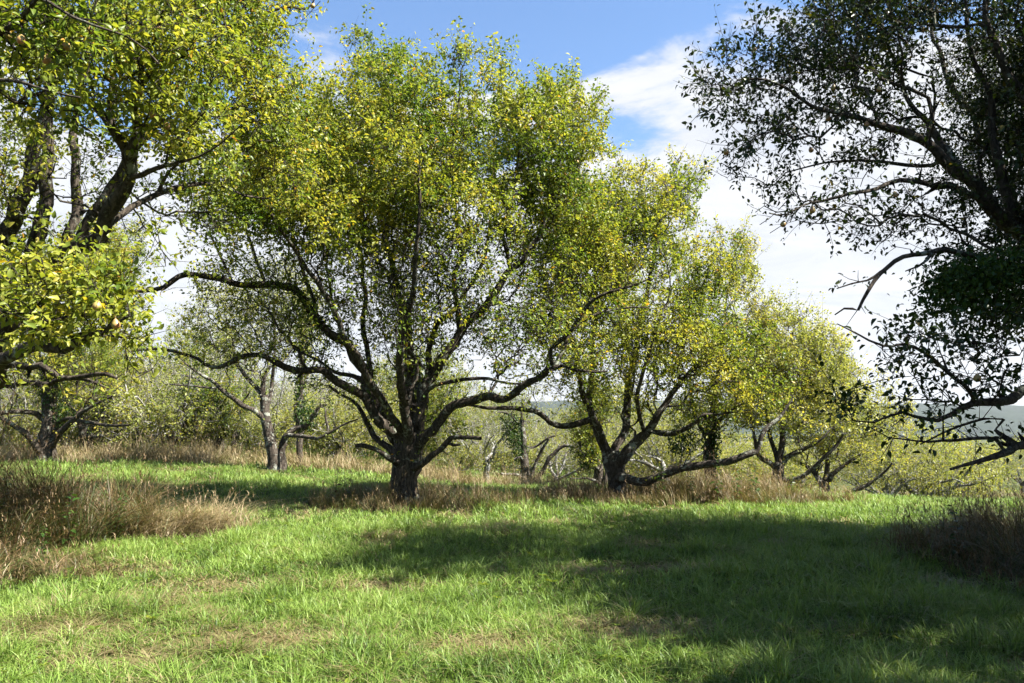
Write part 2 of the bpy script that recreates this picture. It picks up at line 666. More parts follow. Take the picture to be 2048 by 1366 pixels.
def leaf_geometry(P, D, N, L, lod):
    """P base points, D directions, N normals, L lengths. returns verts, faces, verts-per-leaf"""
    D = nrm(D)
    N = nrm(N - D * (N * D).sum(1, keepdims=True))
    S = np.cross(D, N)
    L = L[:, None]
    n = len(P)
    if lod == 0:
        Wd = L * 0.255
        vs = [P + D * L * 0.10, P + D * L * 0.38 + S * Wd + N * Wd * 0.5, P + D * L * 0.38 - S * Wd + N * Wd * 0.5,
              P + D * L * 0.45 + N * Wd * 0.05, P + D * L * 0.74 + S * Wd * 0.72 + N * L * 0.03, P + D * L * 0.74 - S * Wd * 0.72 + N * L * 0.03,
              P + D * L * 1.02 - N * L * 0.20]
        f = np.array([[0, 3, 1], [0, 2, 3], [1, 3, 4], [2, 5, 3], [3, 6, 4], [3, 5, 6]])
    else:
        Wd = L * 0.28
        vs = [P + D * L * 0.05, P + D * L * 0.48 + S * Wd + N * Wd * 0.30, P + D * L * 0.48 - S * Wd + N * Wd * 0.30, P + D * L - N * L * 0.10]
        f = np.array([[0, 3, 1], [0, 2, 3]])
    k = len(vs)
    V = np.stack(vs, 1).reshape(-1, 3)
    F = (np.arange(n)[:, None, None] * k + f[None]).reshape(-1, 3)
    return V, F, k


def rand_unit(n):
    return nrm(rng.normal(size=(n, 3)))


def foliage(sk, shoots=1.2, per=8, leaf=0.065, slen=(0.12, 0.42), up=0.5, lod=0, hue=(0.5, 0.22), rmax=0.013, droop=0.25, spread=0.05, clump=1.0):
    """short leafy shoots on the thin wood: returns (twig verts, twig faces), (leaf verts, leaf faces, hue)"""
    pos, par, rad, limb, mst, den = sk.arrays()
    idx = np.where(mst & (rad < rmax) & (par >= 0))[0]
    cnt = rng.poisson(shoots * np.clip(den[idx], 0.55, 1.6))
    src = np.repeat(idx, cnt)
    lim = np.where(~mst & (par >= 0) & (rad < 0.12) & np.array(sk.grow_ok))[0]
    lim = np.repeat(lim, rng.poisson(0.85 if lod == 0 else .6, len(lim)))
    den = den.copy(); den[~mst] = 0.45
    nsp = len(lim)
    src = np.concatenate([src, lim])
    if not len(src):
        return None, None
    bd = nrm(pos[src] - pos[par[src]])
    dirs = nrm(bd * 0.55 + rand_unit(len(src)) * 0.75 + np.array([0, 0, up]))
    L = rng.uniform(slen[0], slen[1], len(src))
    if nsp:
        L[-nsp:] *= rng.choice([.5, .9, 1.5], nsp)
    long_ = rng.random(len(src)) < 0.10
    if nsp:
        long_[-nsp:] = False
    L = np.where(long_, L * 2.1, L)
    dirs[long_] = nrm(dirs[long_] + np.array([0, 0, 0.7]))
    S0 = pos[src] + (pos[par[src]] - pos[src]) * rng.random((len(src), 1)) * 0.8
    mid = S0 + dirs * L[:, None] * 0.5 + rand_unit(len(src)) * 0.04 * L[:, None]
    d2 = nrm(dirs + rand_unit(len(src)) * 0.3 + np.array([0, 0, 0.15]))
    S2 = mid + d2 * L[:, None] * 0.5
    # twig prisms
    n = len(src)
    ref = nrm(np.cross(dirs, rand_unit(n)))
    w_ = np.cross(dirs, ref)
    vs = []
    rt = np.minimum(rad[src] * 0.8, 0.0042 if lod == 0 else 0.0055)[:, None]
    for c_, r_ in ((S0, rt), (mid, rt * 0.75), (S2, rt * 0.35)):
        for a in range(3):
            th = a * 2.094
            vs.append(c_ + r_ * (ref * math.cos(th) + w_ * math.sin(th)))
    TV = np.stack(vs, 1).reshape(-1, 3)
    f = []
    for r0 in (0, 3):
        for a in range(3):
            f.append([r0 + a, r0 + (a + 1) % 3, r0 + 3 + (a + 1) % 3, r0 + 3 + a])
    TF = (np.arange(n)[:, None, None] * 9 + np.array(f)[None]).reshape(-1, 4)
    # leaves
    k = np.maximum(1, rng.poisson(per * (0.55 + 0.5 * L / slen[1]) * np.minimum(den[src], 1.3)))
    k[rng.random(n) < np.where(den[src] < .3, .7, .06)] = 0
    ls = np.repeat(np.arange(n), k)
    m = len(ls)
    t = rng.random(m) ** 0.75
    t2 = t[:, None]
    base = np.where(t2 < 0.5, S0[ls] + (mid[ls] - S0[ls]) * t2 * 2, mid[ls] + (S2[ls] - mid[ls]) * (t2 - 0.5) * 2)
    sd = nrm(dirs[ls])
    out_ = rand_unit(m)
    out_ = nrm(out_ - sd * (out_ * sd).sum(1, keepdims=True) * 0.6)
    D = nrm(sd * 0.45 + out_ * 0.9 + np.array([0, 0, -droop]) * rng.random((m, 1)) * 1.6)
    base = base + D * rng.uniform(0.2, 1.0, (m, 1)) * spread
    N = nrm(np.array([0, 0, 0.75]) + rand_unit(m) * 0.75)
    size = leaf * rng.uniform(0.5, 1.28, m)
    V, F, kk = leaf_geometry(base, D, N, size, lod)
    cl = vnoise(base[:, 0] * 1.6 + base[:, 2] * 1.1 + 11, base[:, 1] * 1.6 - base[:, 2] * 0.9 + 7) - 0.5
    tw_ = rng.normal(size=n)[ls]          # leaves of one shoot share a tone
    h = hue[0] + hue[1] * (.45 * rng.normal(size=m) + .5 * tw_) + cl * 0.75 * clump
    old = rng.random(m) < 0.022
    h = np.where(old, rng.uniform(0.92, 1.0, m), np.clip(h, 0, 0.91))
    return (TV, TF), (V, F, np.repeat(h, kk))


def blob_points(blobs, Y, total, minz=None):
    """blobs: (px, py, rx, ry [px], depth offset m, depth radius m, weight, leaf density)"""
    P = []; Dn = []
    w_ = np.array([b[2] * b[3] * b[5] ** 0.7 * b[6] for b in blobs], float)
    w_ /= w_.sum()
    for b, ww in zip(blobs, w_):
        n = max(3, int(round(total * ww)))
        Yb = Y + b[4]
        c = at(b[0], b[1], Yb)
        rx = b[2] * Yb / F_PX; rz = b[3] * Yb / F_PX
        q = rand_unit(n) * (rng.random((n, 1)) ** 0.42) * (1 + .22 * np.abs(rng.normal(size=(n, 1))))
        P.append(c + q * np.array([rx, b[5], rz])); Dn.append(np.full(n, b[7]))
    P = np.concatenate(P); Dn = np.concatenate(Dn)
    lo = ground_z(P[:, 0], P[:, 1]) + 0.35
    # holes and clumps
    cn = vnoise(P[:, 0] * 1.05 + P[:, 2] * .35 + 21, P[:, 2] * 1.15 + P[:, 1] * .55 + 4)
    k = (P[:, 2] > lo) & (rng.random(len(P)) < .16 + 1.0 * sst(.34, .58, cn))
    return P[k], Dn[k]


def px_limb(pts, Y):
    """pts: (px, py, depth offset, width px). Returns rows x y z radius"""
    return np.array([[*at(a, b, Y + dy), wd * 0.5 * (Y + dy) / F_PX] for a, b, dy, wd in pts])


def build_tree(name, label, base, sk, mats, fol, group=None, limb_parts=True, cat='pear tree', leaf_mat=None, sides=12):
    root = empty(name, base, label, cat, group)
    base = np.asarray(base, float)
    pos, par, rad, limb, mst, den = sk.arrays()
    d, U = frames(pos, par)
    thick = ~(mst & (rad < 0.007))
    groups = range(sk.nl) if limb_parts else [None]
    for g in groups:
        sel = thick & (limb == g) if g is not None else np.ones(len(pos), bool)
        if not sel.any():
            continue
        tm = tube_mesh(pos, par, rad, sel, d, U, sides)
        if tm is None:
            continue
        mesh_obj('trunk' if (g == 0 or g is None) else 'limb', tm[0] - base, tm[1], mats[0], root, smooth=True)
    tv = []; tf = []; off = 0
    if limb_parts:
        tm = tube_mesh(pos, par, rad, ~thick, d, U, 4)
        if tm is not None:
            tv.append(tm[0]); tf.append(tm[1]); off = len(tm[0])
    if fol is not None and fol.get('shoots', 1) > 0:
        tw, lf = foliage(sk, **fol)
        if tw is not None:
            tv.append(tw[0]); tf.append(tw[1] + off)
            if len(lf[0]):
                mesh_obj('crown', lf[0] - base, lf[1], leaf_mat or M_LEAF, root, attrs={'hue': lf[2]})
    if tv:
        mesh_obj('twig_sprays', np.concatenate(tv) - base, np.concatenate(tf), mats[1], root)
    return root


def ivy_leaves(name, pts, root, leaf=0.08, mat=None, hang=0.6):
    """dense drooping vine leaves round the points"""
    m = len(pts)
    D = nrm(rand_unit(m) * 0.8 + np.array([0, 0, -hang]))
    N = nrm(rand_unit(m) * 0.7 + np.array([0.2, -0.5, 0.5]))
    V, F, k = leaf_geometry(pts, D, N, leaf * rng.uniform(0.6, 1.3, m), 0)
    h = np.clip(0.45 + 0.25 * rng.normal(size=m), 0, 1)
    b = np.array(root.location)
    return mesh_obj(name, V - b, F, mat or M_IVY, root, attrs={'hue': np.repeat(h, k)})


def copy_tree(o, loc, rz, s, label, group=None):
    r = o.copy()
    C.objects.link(r)
    r.location = loc; r.rotation_euler = (0, 0, rz); r.scale = (s[0], s[0], s[1])
    r['label'] = label
    if group: r['group'] = group
    for ch in o.children:
        c = ch.copy(); C.objects.link(c); c.parent = r
        for g in ch.children:
            e = g.copy(); C.objects.link(e); e.parent = c
    return r


# ------------------------------------------------------------------ pears
def pear_mesh():
    prof = [(0.0, -0.036), (0.012, -0.037), (0.024, -0.032), (0.032, -0.020), (0.034, -0.006), (0.030, 0.010), (0.022, 0.024), (0.014, 0.034), (0.008, 0.041), (0.0, 0.043)]
    k = 12
    V = []; F = []
    for r, z in prof:
        for a in range(k):
            th = a * 2 * math.pi / k
            V.append((r * math.cos(th), r * math.sin(th), z))
    for i in range(len(prof) - 1):
        for a in range(k):
            b = (a + 1) % k
            F.append((i * k + a, i * k + b, (i + 1) * k + b, (i + 1) * k + a))
    n0 = len(V)
    for z, x in ((0.040, 0.0), (0.075, 0.006)):
        for a in range(4):
            V.append((x + 0.0022 * math.cos(a * 1.571), 0.0022 * math.sin(a * 1.571), z))
    for a in range(4):
        F.append((n0 + a, n0 + (a + 1) % 4, n0 + 4 + (a + 1) % 4, n0 + 4 + a))
    return np.array(V), np.array(F)


PEAR_V, PEAR_F = pear_mesh()
_pear_me = [None]


def hang_pears(root, sk, spots):
    """hang one pear from the twig nearest to each point"""
    pos, par, rad, limb, mst, den = sk.arrays()
    idx = np.where(mst & (rad < 0.012))[0]
    for p, s in spots:
        k = idx[np.argmin(np.linalg.norm(pos[idx] - p, axis=1))]
        q = pos[k]
        if np.linalg.norm(q - p) > 0.8:
            continue
        hook = q
        s = s * 0.82
        o = mesh_obj('pear', PEAR_V, PEAR_F, M_PEAR, root, smooth=True) if _pear_me[0] is None else bpy.data.objects.new('pear', _pear_me[0])
        if _pear_me[0] is None:
            _pear_me[0] = o.data
        else:
            C.objects.link(o); o.parent = root
        o.location = Vector(hook - np.array([0, 0, 0.075 * s])) - root.location
        o.scale = (s, s, s)
        o.rotation_euler = (random.uniform(-.3, .3), random.uniform(-.3, .3), random.uniform(0, 6))


# ================================================================== the centre tree
def centre_tree():
    Y = 16.0
    sk = Skel()
    b = at(810, 1012, Y)
    gz = float(ground_z(b[0], b[1]))
    tr = px_limb([(808, 1016, 0, 92), (808, 996, 0, 68), (808, 980, 0, 58), (809, 950, 0, 54), (812, 920, 0, 62), (820, 890, 0, 60), (824, 862, 0, 44)], Y)
    tr[0, 2] = gz - 0.15
    sk.polyline(tr, attach=False, step=0.12, jit=0.10, ok=False)
    L = [
        # A, long low limb to the left
        [(800, 905, -.1, 30), (789, 880, -.2, 30), (749, 823, -.4, 27), (727, 792, -.5, 25), (688, 766, -.7, 23), (644, 744, -.9, 20), (600, 738, -1.1, 18), (552, 724, -1.2, 16), (519, 709, -1.3, 14), (481, 715, -1.4, 13), (429, 737, -1.5, 10), (398, 720, -1.6, 9), (355, 704, -1.7, 8), (300, 698, -1.8, 7), (262, 699, -1.9, 5)],
        # B, great arching limb to the upper left
        [(800, 890, .1, 34), (770, 835, .1, 32), (745, 784, 0, 30), (727, 753, -.1, 28), (710, 722, -.2, 26), (688, 689, -.4, 25), (657, 665, -.5, 22), (626, 630, -.7, 21), (600, 595, -.9, 20), (574, 577, -1.0, 20), (534, 566, -1.2, 18), (481, 566, -1.4, 17), (440, 556, -1.5, 16), (392, 549, -1.6, 15), (355, 553, -1.7, 15), (325, 573, -1.8, 14), (276, 590, -1.9, 11)],
        # C, upright limb left of the middle
        [(822, 880, .2, 34), (824, 810, .3, 30), (817, 713, .5, 26), (811, 626, .6, 23), (798, 582, .6, 19), (776, 494, .6, 15), (769, 430, .5, 12), (765, 350, .5, 9), (772, 240, .4, 6), (770, 160, .3, 4)],
        # D, main limb to the right
        [(830, 880, -.1, 34), (843, 820, -.1, 31), (856, 775, -.1, 29), (872, 745, -.1, 27), (903, 696, -.2, 25), (922, 661, -.2, 24), (964, 621, -.2, 21), (995, 582, -.1, 20), (1017, 542, -.1, 18), (1048, 511, 0, 15), (1072, 472, 0, 13), (1098, 410, .1, 10), (1115, 330, .2, 7), (1130, 250, .2, 4)],
        # D2, upright off D
        [(920, 662, -.2, 16), (916, 640, -.3, 15), (914, 599, -.4, 13), (911, 547, -.5, 12), (925, 494, -.5, 10), (910, 420, -.5, 9), (902, 340, -.5, 7), (914, 240, -.4, 5), (920, 130, -.4, 3)],
        # D3, a second limb behind D
        [(848, 800, .3, 22), (858, 731, .5, 18), (866, 670, .7, 16), (880, 640, .9, 15), (907, 617, 1.1, 13), (950, 560, 1.4, 11), (975, 480, 1.6, 8), (985, 380, 1.7, 6), (990, 250, 1.7, 4)],
        # E, low limb to the right
        [(832, 915, -.1, 30), (845, 885, -.2, 28), (858, 860, -.3, 26), (899, 823, -.4, 24), (938, 801, -.6, 23), (995, 793, -.8, 21), (1039, 775, -1.0, 19), (1074, 757, -1.1, 18), (1105, 737, -1.2, 17)],
        [(1105, 738, -1.2, 13), (1101, 696, -1.3, 12), (1114, 683, -1.3, 12), (1140, 661, -1.4, 11), (1171, 617, -1.5, 10), (1215, 586, -1.6, 8), (1259, 571, -1.7, 6), (1300, 560, -1.8, 4)],
        [(1105, 738, -1.2, 13), (1112, 725, -1.1, 12), (1127, 696, -1.0, 11), (1145, 661, -1.0, 10), (1184, 634, -1.0, 8), (1250, 617, -1.0, 6), (1298, 612, -1.0, 4)],
        [(1108, 738, -1.2, 10), (1140, 741, -1.3, 8), (1175, 743, -1.4, 7), (1215, 746, -1.5, 4)],
        # G, short broken limb low right
        [(826, 940, -.25, 20), (845, 926, -.4, 17), (865, 912, -.5, 16), (883, 900, -.6, 15), (902, 876, -.7, 14), (915, 873, -.8, 13), (940, 873, -.9, 11), (958, 874, -1.0, 10)],
        [(893, 886, -.65, 9), (908, 889, -.7, 8), (921, 892, -.75, 7)],
        # H, short broken limb low left
        [(795, 930, -.25, 18), (776, 918, -.4, 15), (757, 903, -.5, 13), (736, 894, -.6, 12), (715, 891, -.7, 11), (701, 892, -.8, 10)],
        # I, crooked limb left
        [(795, 915, .1, 20), (770, 892, .2, 17), (749, 872, .3, 15), (732, 845, .4, 13), (724, 820, .5, 10), (705, 800, .6, 8), (660, 778, .8, 5)],
        # J, off the left limb
        [(728, 765, .1, 14), (705, 752, .3, 12), (680, 745, .4, 11), (655, 732, .5, 9), (635, 722, .6, 7), (590, 700, .8, 5)],
        # K, upright stem left
        [(748, 790, .4, 16), (735, 713, .8, 14), (728, 640, 1.0, 13), (726, 582, 1.1, 12), (718, 500, 1.1, 10), (700, 400, 1.1, 8), (670, 300, 1.0, 6), (650, 230, 1.0, 4)],
        # L, thin arc right
        [(843, 800, -.2, 14), (862, 775, -.4, 12), (881, 770, -.5, 11), (916, 760, -.7, 10), (978, 757, -.9, 8), (1039, 768, -1.0, 5)],
        # limbs towards and away from the viewer
        [(815, 890, -.2, 28), (806, 800, -.9, 24), (800, 700, -1.7, 20), (820, 590, -2.4, 16), (835, 470, -2.9, 11), (840, 360, -3.1, 7)],
        [(825, 885, .2, 26), (838, 810, .9, 22), (832, 740, 1.8, 18), (805, 640, 2.6, 14), (790, 540, 3.2, 10), (800, 420, 3.5, 6)],
        [(806, 880, -.2, 22), (750, 770, -1.3, 19), (670, 630, -2.3, 15), (590, 500, -3.1, 11), (530, 410, -3.6, 7), (470, 360, -3.9, 4)],
        [(640, 650, -.7, 11), (600, 520, -.6, 9), (580, 440, -.5, 7), (575, 380, -.4, 4)],
        [(530, 566, -1.2, 10), (500, 480, -1.1, 8), (480, 420, -1.0, 5)],
        [(462, 560, -1.4, 8), (448, 520, -1.4, 7), (420, 470, -1.4, 5)],
        [(690, 690, -.4, 10), (660, 580, -.2, 8), (655, 480, 0, 6), (640, 380, .1, 4)],
        [(1020, 540, -.1, 10), (1010, 460, -.3, 8), (1030, 360, -.4, 6), (1050, 260, -.4, 4)],
    ]
    for l in L:
        q = px_limb(l, Y)
        q[:, 3] *= .78
        sk.polyline(q, step=0.13, jit=0.30)
    blobs = [
        (725, 125, 36, 60, .2, .6, .9, .8), (785, 180, 66, 60, .2, 1.2, 1, 1), (920, 140, 26, 52, -.3, .5, .9, 1), (860, 225, 90, 75, 0, 1.8, 1, 1),
        (1025, 225, 66, 45, .2, 1.2, 1, 1), (1085, 225, 56, 45, .2, 1.2, 1, 1), (1155, 240, 42, 55, .2, .9, 1, 1), (1180, 270, 36, 50, .2, .9, 1, 1),
        (690, 250, 76, 60, .2, 1.5, 1, 1), (610, 270, 70, 60, 0, 1.4, 1, 1), (520, 330, 70, 60, -.4, 1.3, 1, 1), (800, 270, 150, 100, -.5, 2.6, 1, 1.15), (1000, 280, 150, 90, 0, 2.6, 1, 1.15),
        (660, 320, 130, 95, -.5, 2.2, 1, 1.1), (1110, 340, 95, 80, .2, 1.7, 1, 1), (880, 380, 150, 95, -1.2, 2.2, 1, 1.1), (720, 410, 140, 80, -.7, 2.2, 1, 1),
        (560, 390, 110, 70, -.6, 1.6, 1, 1), (1060, 420, 110, 80, 0, 1.8, 1, 1), (640, 470, 110, 60, -1.4, 1.2, .8, 1), (960, 440, 70, 60, -1.9, .8, .9, 1),
        (480, 450, 70, 70, -1.2, 1.2, .9, .9), (1140, 450, 80, 70, .3, 1.3, 1.1, 1), (500, 520, 110, 60, -1.0, 1.2, .8, .6), (700, 540, 100, 80, .3, 1.8, .75, .6),
        (860, 520, 150, 90, .2, 2.2, .8, .6), (1060, 560, 60, 60, .8, 1.0, .9, .9), (560, 400, 120, 75, -3.4, 1.1, 1.1, 1), (450, 390, 90, 60, -3.8, .9, 1, 1), (640, 480, 80, 50, -3.2, .8, .9, 1), (1000, 480, 90, 60, .3, 1.5, 1, .9), (930, 600, 90, 60, .4, 1.4, .5, .5), (760, 450, 60, 60, -1.4, .8, 1, 1),
        (1110, 520, 60, 60, .2, 1, 1, .9), (1190, 480, 60, 80, .3, 1.2, 1, 1), (1180, 560, 70, 60, -1.4, .9, .5, .6), (1250, 600, 60, 40, -1.5, .7, .5, .5),
        (420, 630, 100, 60, -1.5, 1.0, .7, .5), (560, 640, 100, 70, -.6, 1.2, .7, .5), (760, 650, 100, 80, .2, 1.8, .6, .5), (960, 720, 100, 60, -.6, 1.2, .6, .6), (860, 640, 100, 60, -.6, 1.4, .5, .5),
        (640, 760, 90, 40, .4, .9, .4, .4), (1010, 760, 90, 40, -.4, 1.0, .4, .5), (380, 560, 70, 50, -1.6, .6, .4, .5), (720, 830, 60, 40, .4, .6, .3, .3), (905, 830, 60, 40, .3, .8, .5, .6),
        (1190, 720, 60, 40, -1.4, .7, .6, .5),
        (830, 600, 240, 130, 0, 2.6, 1.5, .4), (560, 610, 170, 110, -1, 1.4, 1.2, .4), (1090, 640, 150, 110, -.8, 1.4, 1.0, .5), (800, 790, 160, 60, 0, 1.4, .6, .15), (430, 680, 130, 60, -1.5, .8, .7, .3),
        (722, 85, 24, 38, .2, .3, 2.2, .9), (700, 60, 14, 22, .2, .2, 2, .8), (917, 105, 16, 40, -.3, .3, 2.6, 1), (1135, 180, 26, 30, .2, .4, 1.6, 1), (800, 115, 18, 36, .1, .3, 1.6, .9), (1025, 170, 20, 30, .1, .3, 1.6, 1), (1190, 215, 16, 26, .2, .3, 1.6, 1), (640, 200, 24, 30, .1, .4, 1.4, 1), (860, 150, 22, 26, -.2, .4, 1.4, 1),
    ]
    A, dn = blob_points(blobs, Y, 8500)
    sk.grow(A, dn, bf=0.30, seg=0.2)
    root = build_tree('pear_tree', 'broad old pear tree in the middle, dark forked trunk in a ring of brown grass', (b[0], Y, gz), sk,
                      (M_BARK, M_TWIG), dict(shoots=2.1, per=13, leaf=0.078, up=0.22, hue=(0.52, 0.24), spread=.06))
    spots = [(at(a, c, Y + dd), 0.95) for a, c, dd in ((765, 118, -.4), (838, 155, -.6), (880, 210, -1.5), (1115, 175, 0), (1065, 240, -.8), (815, 380, -2.6), (990, 330, -2), (640, 330, -2), (700, 470, -2), (1140, 300, -.6))]
    hang_pears(root, sk, spots)


# ================================================================== the near tree at the left
def left_tree():
    sk = Skel()
    bx, by = -7.5, 9.8
    gz = float(ground_z(bx, by))
    tr = np.array([[bx, by, gz - .15, .42], [bx, by, gz + .25, .33], [bx + .05, by, gz + .8, .30], [bx + .1, by - .05, gz + 1.3, .33], [bx + .15, by - .1, gz + 1.7, .28]])
    sk.polyline(tr, attach=False, step=0.12, jit=0.1, ok=False)

    def lm(pts):
        return np.array([[*at(a, b_, y), wd * .5 * y / F_PX] for a, b_, y, wd in pts])

    def from_trunk(h, pts):
        q = lm(pts)
        s = np.array([[bx + .1, by - .05, gz + h, q[0, 3] * 1.5]])
        return np.vstack([s, q])
    L = [
        from_trunk(1.6, [(-70, 650, 9.2, 58), (0, 575, 8.6, 52), (62, 543, 8.2, 50), (123, 521, 7.9, 46), (165, 495, 7.7, 44), (190, 470, 7.6, 40), (214, 425, 7.4, 38), (231, 385, 7.3, 38), (243, 345, 7.2, 38), (250, 312, 7.1, 36), (268, 288, 7.0, 34), (262, 264, 7.0, 22)]),
        [(252, 300, 7.1, 26), (225, 253, 7.0, 24), (206, 232, 7.0, 19), (178, 208, 6.9, 16), (151, 197, 6.9, 13), (120, 190, 6.8, 9)],
        [(222, 250, 7.0, 18), (221, 225, 7.0, 17), (226, 176, 7.0, 14), (235, 116, 7.0, 11), (245, 50, 7.0, 8), (250, -40, 7.0, 5)],
        from_trunk(1.6, [(-90, 600, 9.2, 54), (-30, 520, 8.8, 50), (5, 470, 8.6, 46), (34, 420, 8.4, 42), (62, 345, 8.3, 38), (72, 270, 8.2, 34), (92, 180, 8.2, 28), (100, 60, 8.2, 22), (104, -90, 8.1, 16), (110, -220, 8.1, 10)]),
        from_trunk(1.7, [(-20, 640, 10.2, 44), (70, 520, 10.4, 38), (84, 430, 10.4, 36), (91, 334, 10.4, 32), (95, 211, 10.4, 28), (88, 100, 10.4, 24), (80, -30, 10.4, 18), (90, -180, 10.4, 10)]),
        from_trunk(1.6, [(60, 620, 10.4, 32), (130, 470, 10.8, 26), (151, 387, 10.9, 24), (144, 281, 10.9, 20), (155, 211, 10.9, 14), (170, 120, 10.9, 9), (190, 20, 10.9, 5)]),
        [(186, 475, 7.6, 24), (207, 453, 7.7, 20), (239, 436, 7.8, 18), (281, 408, 8.0, 17), (312, 390, 8.2, 16), (351, 379, 8.4, 14), (422, 371, 8.8, 10), (492, 388, 9.1, 6), (540, 400, 9.3, 4)],
        [(238, 366, 7.3, 16), (256, 362, 7.2, 15), (286, 350, 7.1, 14), (316, 337, 7.0, 12), (358, 320, 6.9, 9), (420, 300, 6.8, 6), (480, 260, 6.7, 4)],
        [(312, 390, 8.2, 10), (335, 350, 8.1, 8), (380, 290, 8.0, 7), (430, 210, 8.0, 5), (480, 120, 8.0, 4)],
        from_trunk(1.4, [(-60, 740, 7.4, 42), (0, 724, 6.4, 36), (22, 708, 6.2, 34), (75, 693, 5.9, 30), (149, 685, 5.6, 22), (210, 668, 5.4, 14), (262, 640, 5.3, 8)]),
        from_trunk(1.3, [(-60, 790, 7.8, 30), (0, 764, 7.2, 22), (22, 737, 7.0, 19), (41, 722, 6.9, 18), (97, 724, 6.7, 16), (127, 749, 6.6, 14), (179, 749, 6.5, 12), (206, 752, 6.4, 11), (226, 760, 6.4, 7)]),
        from_trunk(1.25, [(-70, 790, 8.4, 24), (0, 769, 7.8, 15), (50, 768, 7.6, 14), (93, 769, 7.5, 13), (116, 760, 7.4, 12), (168, 762, 7.3, 10), (190, 768, 7.2, 8), (205, 776, 7.2, 4)]),
        from_trunk(1.5, [(-260, 560, 7.5, 40), (-170, 330, 5.8, 28), (-90, 160, 5.2, 22), (-10, 60, 5.0, 17), (80, 0, 4.9, 13), (170, -30, 4.9, 9), (280, -60, 4.9, 6)]),
        [(80, 0, 4.9, 9), (150, 40, 4.8, 8), (230, 70, 4.8, 6), (320, 110, 4.8, 4)],
        [(-90, 160, 5.2, 14), (0, 160, 4.9, 10), (80, 180, 4.8, 8), (170, 200, 4.7, 5)],
        from_trunk(1.7, [(100, 560, 9.8, 34), (200, 400, 9.6, 26), (300, 250, 9.5, 20), (400, 130, 9.5, 14), (480, 60, 9.4, 10), (560, 20, 9.4, 7), (612, 18, 9.4, 5), (625, -6, 9.4, 4)]),
        from_trunk(1.5, [(-330, 600, 9.8, 60), (-450, 350, 9.6, 50), (-520, 100, 9.5, 34), (-560, -150, 9.4, 14)]),
        from_trunk(1.5, [(-300, 600, 11, 50), (-400, 400, 12.5, 40), (-420, 200, 13.2, 26), (-400, 0, 13.6, 12)]),
    ]
    for l in L:
        q = (l if isinstance(l, np.ndarray) else lm(l)) * np.array([1, 1, 1, .80])
        sk.polyline(q, step=0.11, jit=0.32)
    blobs = [  # px, py, rx, ry, y, depth r, weight, density
        (120, 40, 150, 80, 5.2, .8, 1, 1.1), (300, 60, 150, 90, 6.2, 1.2, 1.1, 1.1), (450, 60, 110, 90, 8.4, 1.5, 1, 1.1), (60, 130, 110, 90, 5.2, .7, 1.6, 1.1), (30, 40, 90, 60, 5.4, .7, 1.3, 1.1), (250, 150, 150, 80, 6.4, 1.0, 1, 1.1),
        (420, 170, 130, 80, 8.0, 1.5, 1.1, 1.1), (520, 110, 60, 100, 9.0, 1.0, 1, 1), (330, 240, 120, 55, 6.8, 1.0, 1, 1.1), (480, 250, 110, 80, 9.0, 1.4, 1.6, 1.1), (50, 230, 80, 50, 5.6, .6, .9, .9), (160, 240, 90, 50, 6.6, .7, .8, .9),
        (560, 200, 50, 60, 9.6, .8, .8, .8), (620, 20, 30, 22, 9.4, .3, .25, .8), (150, 330, 150, 90, 10.2, 1.0, .35, .6), (430, 340, 90, 50, 9.0, 1.0, 1.5, 1), (520, 340, 70, 70, 9.6, .8, 1.2, 1), (380, 330, 60, 40, 8.6, .6, 1, .9), (400, 420, 80, 50, 8.9, .7, .8, .6), (330, 500, 50, 50, 8.4, .5, .5, .3), (320, 430, 120, 60, 8.6, .7, .25, .35),
        (75, 590, 95, 70, 5.4, .55, 1.5, 1.3), (170, 600, 100, 62, 5.3, .55, 1.6, 1.3), (120, 650, 120, 45, 5.3, .5, 1.2, 1.2), (245, 640, 60, 50, 5.4, .4, .9, 1.1), (40, 540, 60, 40, 5.9, .5, .7, 1), (290, 735, 40, 34, 5.5, .3, .35, .7),
        (30, 480, 70, 60, 7.0, .6, .5, .9), (110, 780, 110, 40, 7.0, .6, .25, .3), (60, -120, 300, 110, 7.5, 2.4, 1.2, 1), (350, -110, 220, 110, 8.5, 2.0, 1.0, 1), (-250, 100, 230, 260, 9.0, 3.2, .9, 1), (-250, 480, 200, 150, 9.0, 2.8, .6, .9), (-350, -150, 200, 120, 9, 2.5, .6, 1),
        (-120, 300, 130, 180, 6.5, 1.2, .7, .9),
    ]
    P = []; D = []
    tot = sum((b[2] * b[4]) * (b[3] * b[4]) * (b[5] ** .6) * b[6] for b in blobs)
    for b in blobs:
        n = max(4, int(5400 * (b[2] * b[4]) * (b[3] * b[4]) * (b[5] ** .6) * b[6] / tot))
        p, d = blob_points([(b[0], b[1], b[2], b[3], 0, b[5], 1, b[7])], b[4], n)
        P.append(p); D.append(d)
    sk.grow(np.concatenate(P), np.concatenate(D), bf=0.25, seg=0.17)
    root = build_tree('pear_tree', 'nearest pear tree leaning in at the left edge, sunlit yellow-green leaves and ripe pears', (bx, by, gz), sk,
                      (M_BARK, M_TWIG), dict(shoots=1.9, per=11, leaf=0.060, up=0.25, hue=(0.55, 0.22), slen=(0.10, 0.34)))
    sp = [(258, 38, 6.0), (184, 16, 5.1), (82, 90, 5.0), (5, 110, 4.9), (10, 128, 4.9), (146, 45, 5.0), (318, 25, 6.0), (288, 142, 6.2), (340, 240, 6.6), (515, 180, 8.6), (487, 190, 8.6), (500, 90, 8.6),
          (278, 618, 5.2), (160, 612, 4.9), (273, 640, 5.2), (12, 42, 5.0), (578, 128, 9.2), (616, 22, 9.4), (315, 238, 6.5)]
    hang_pears(root, sk, [(at(a, b_, y), 1.0) for a, b_, y in sp])


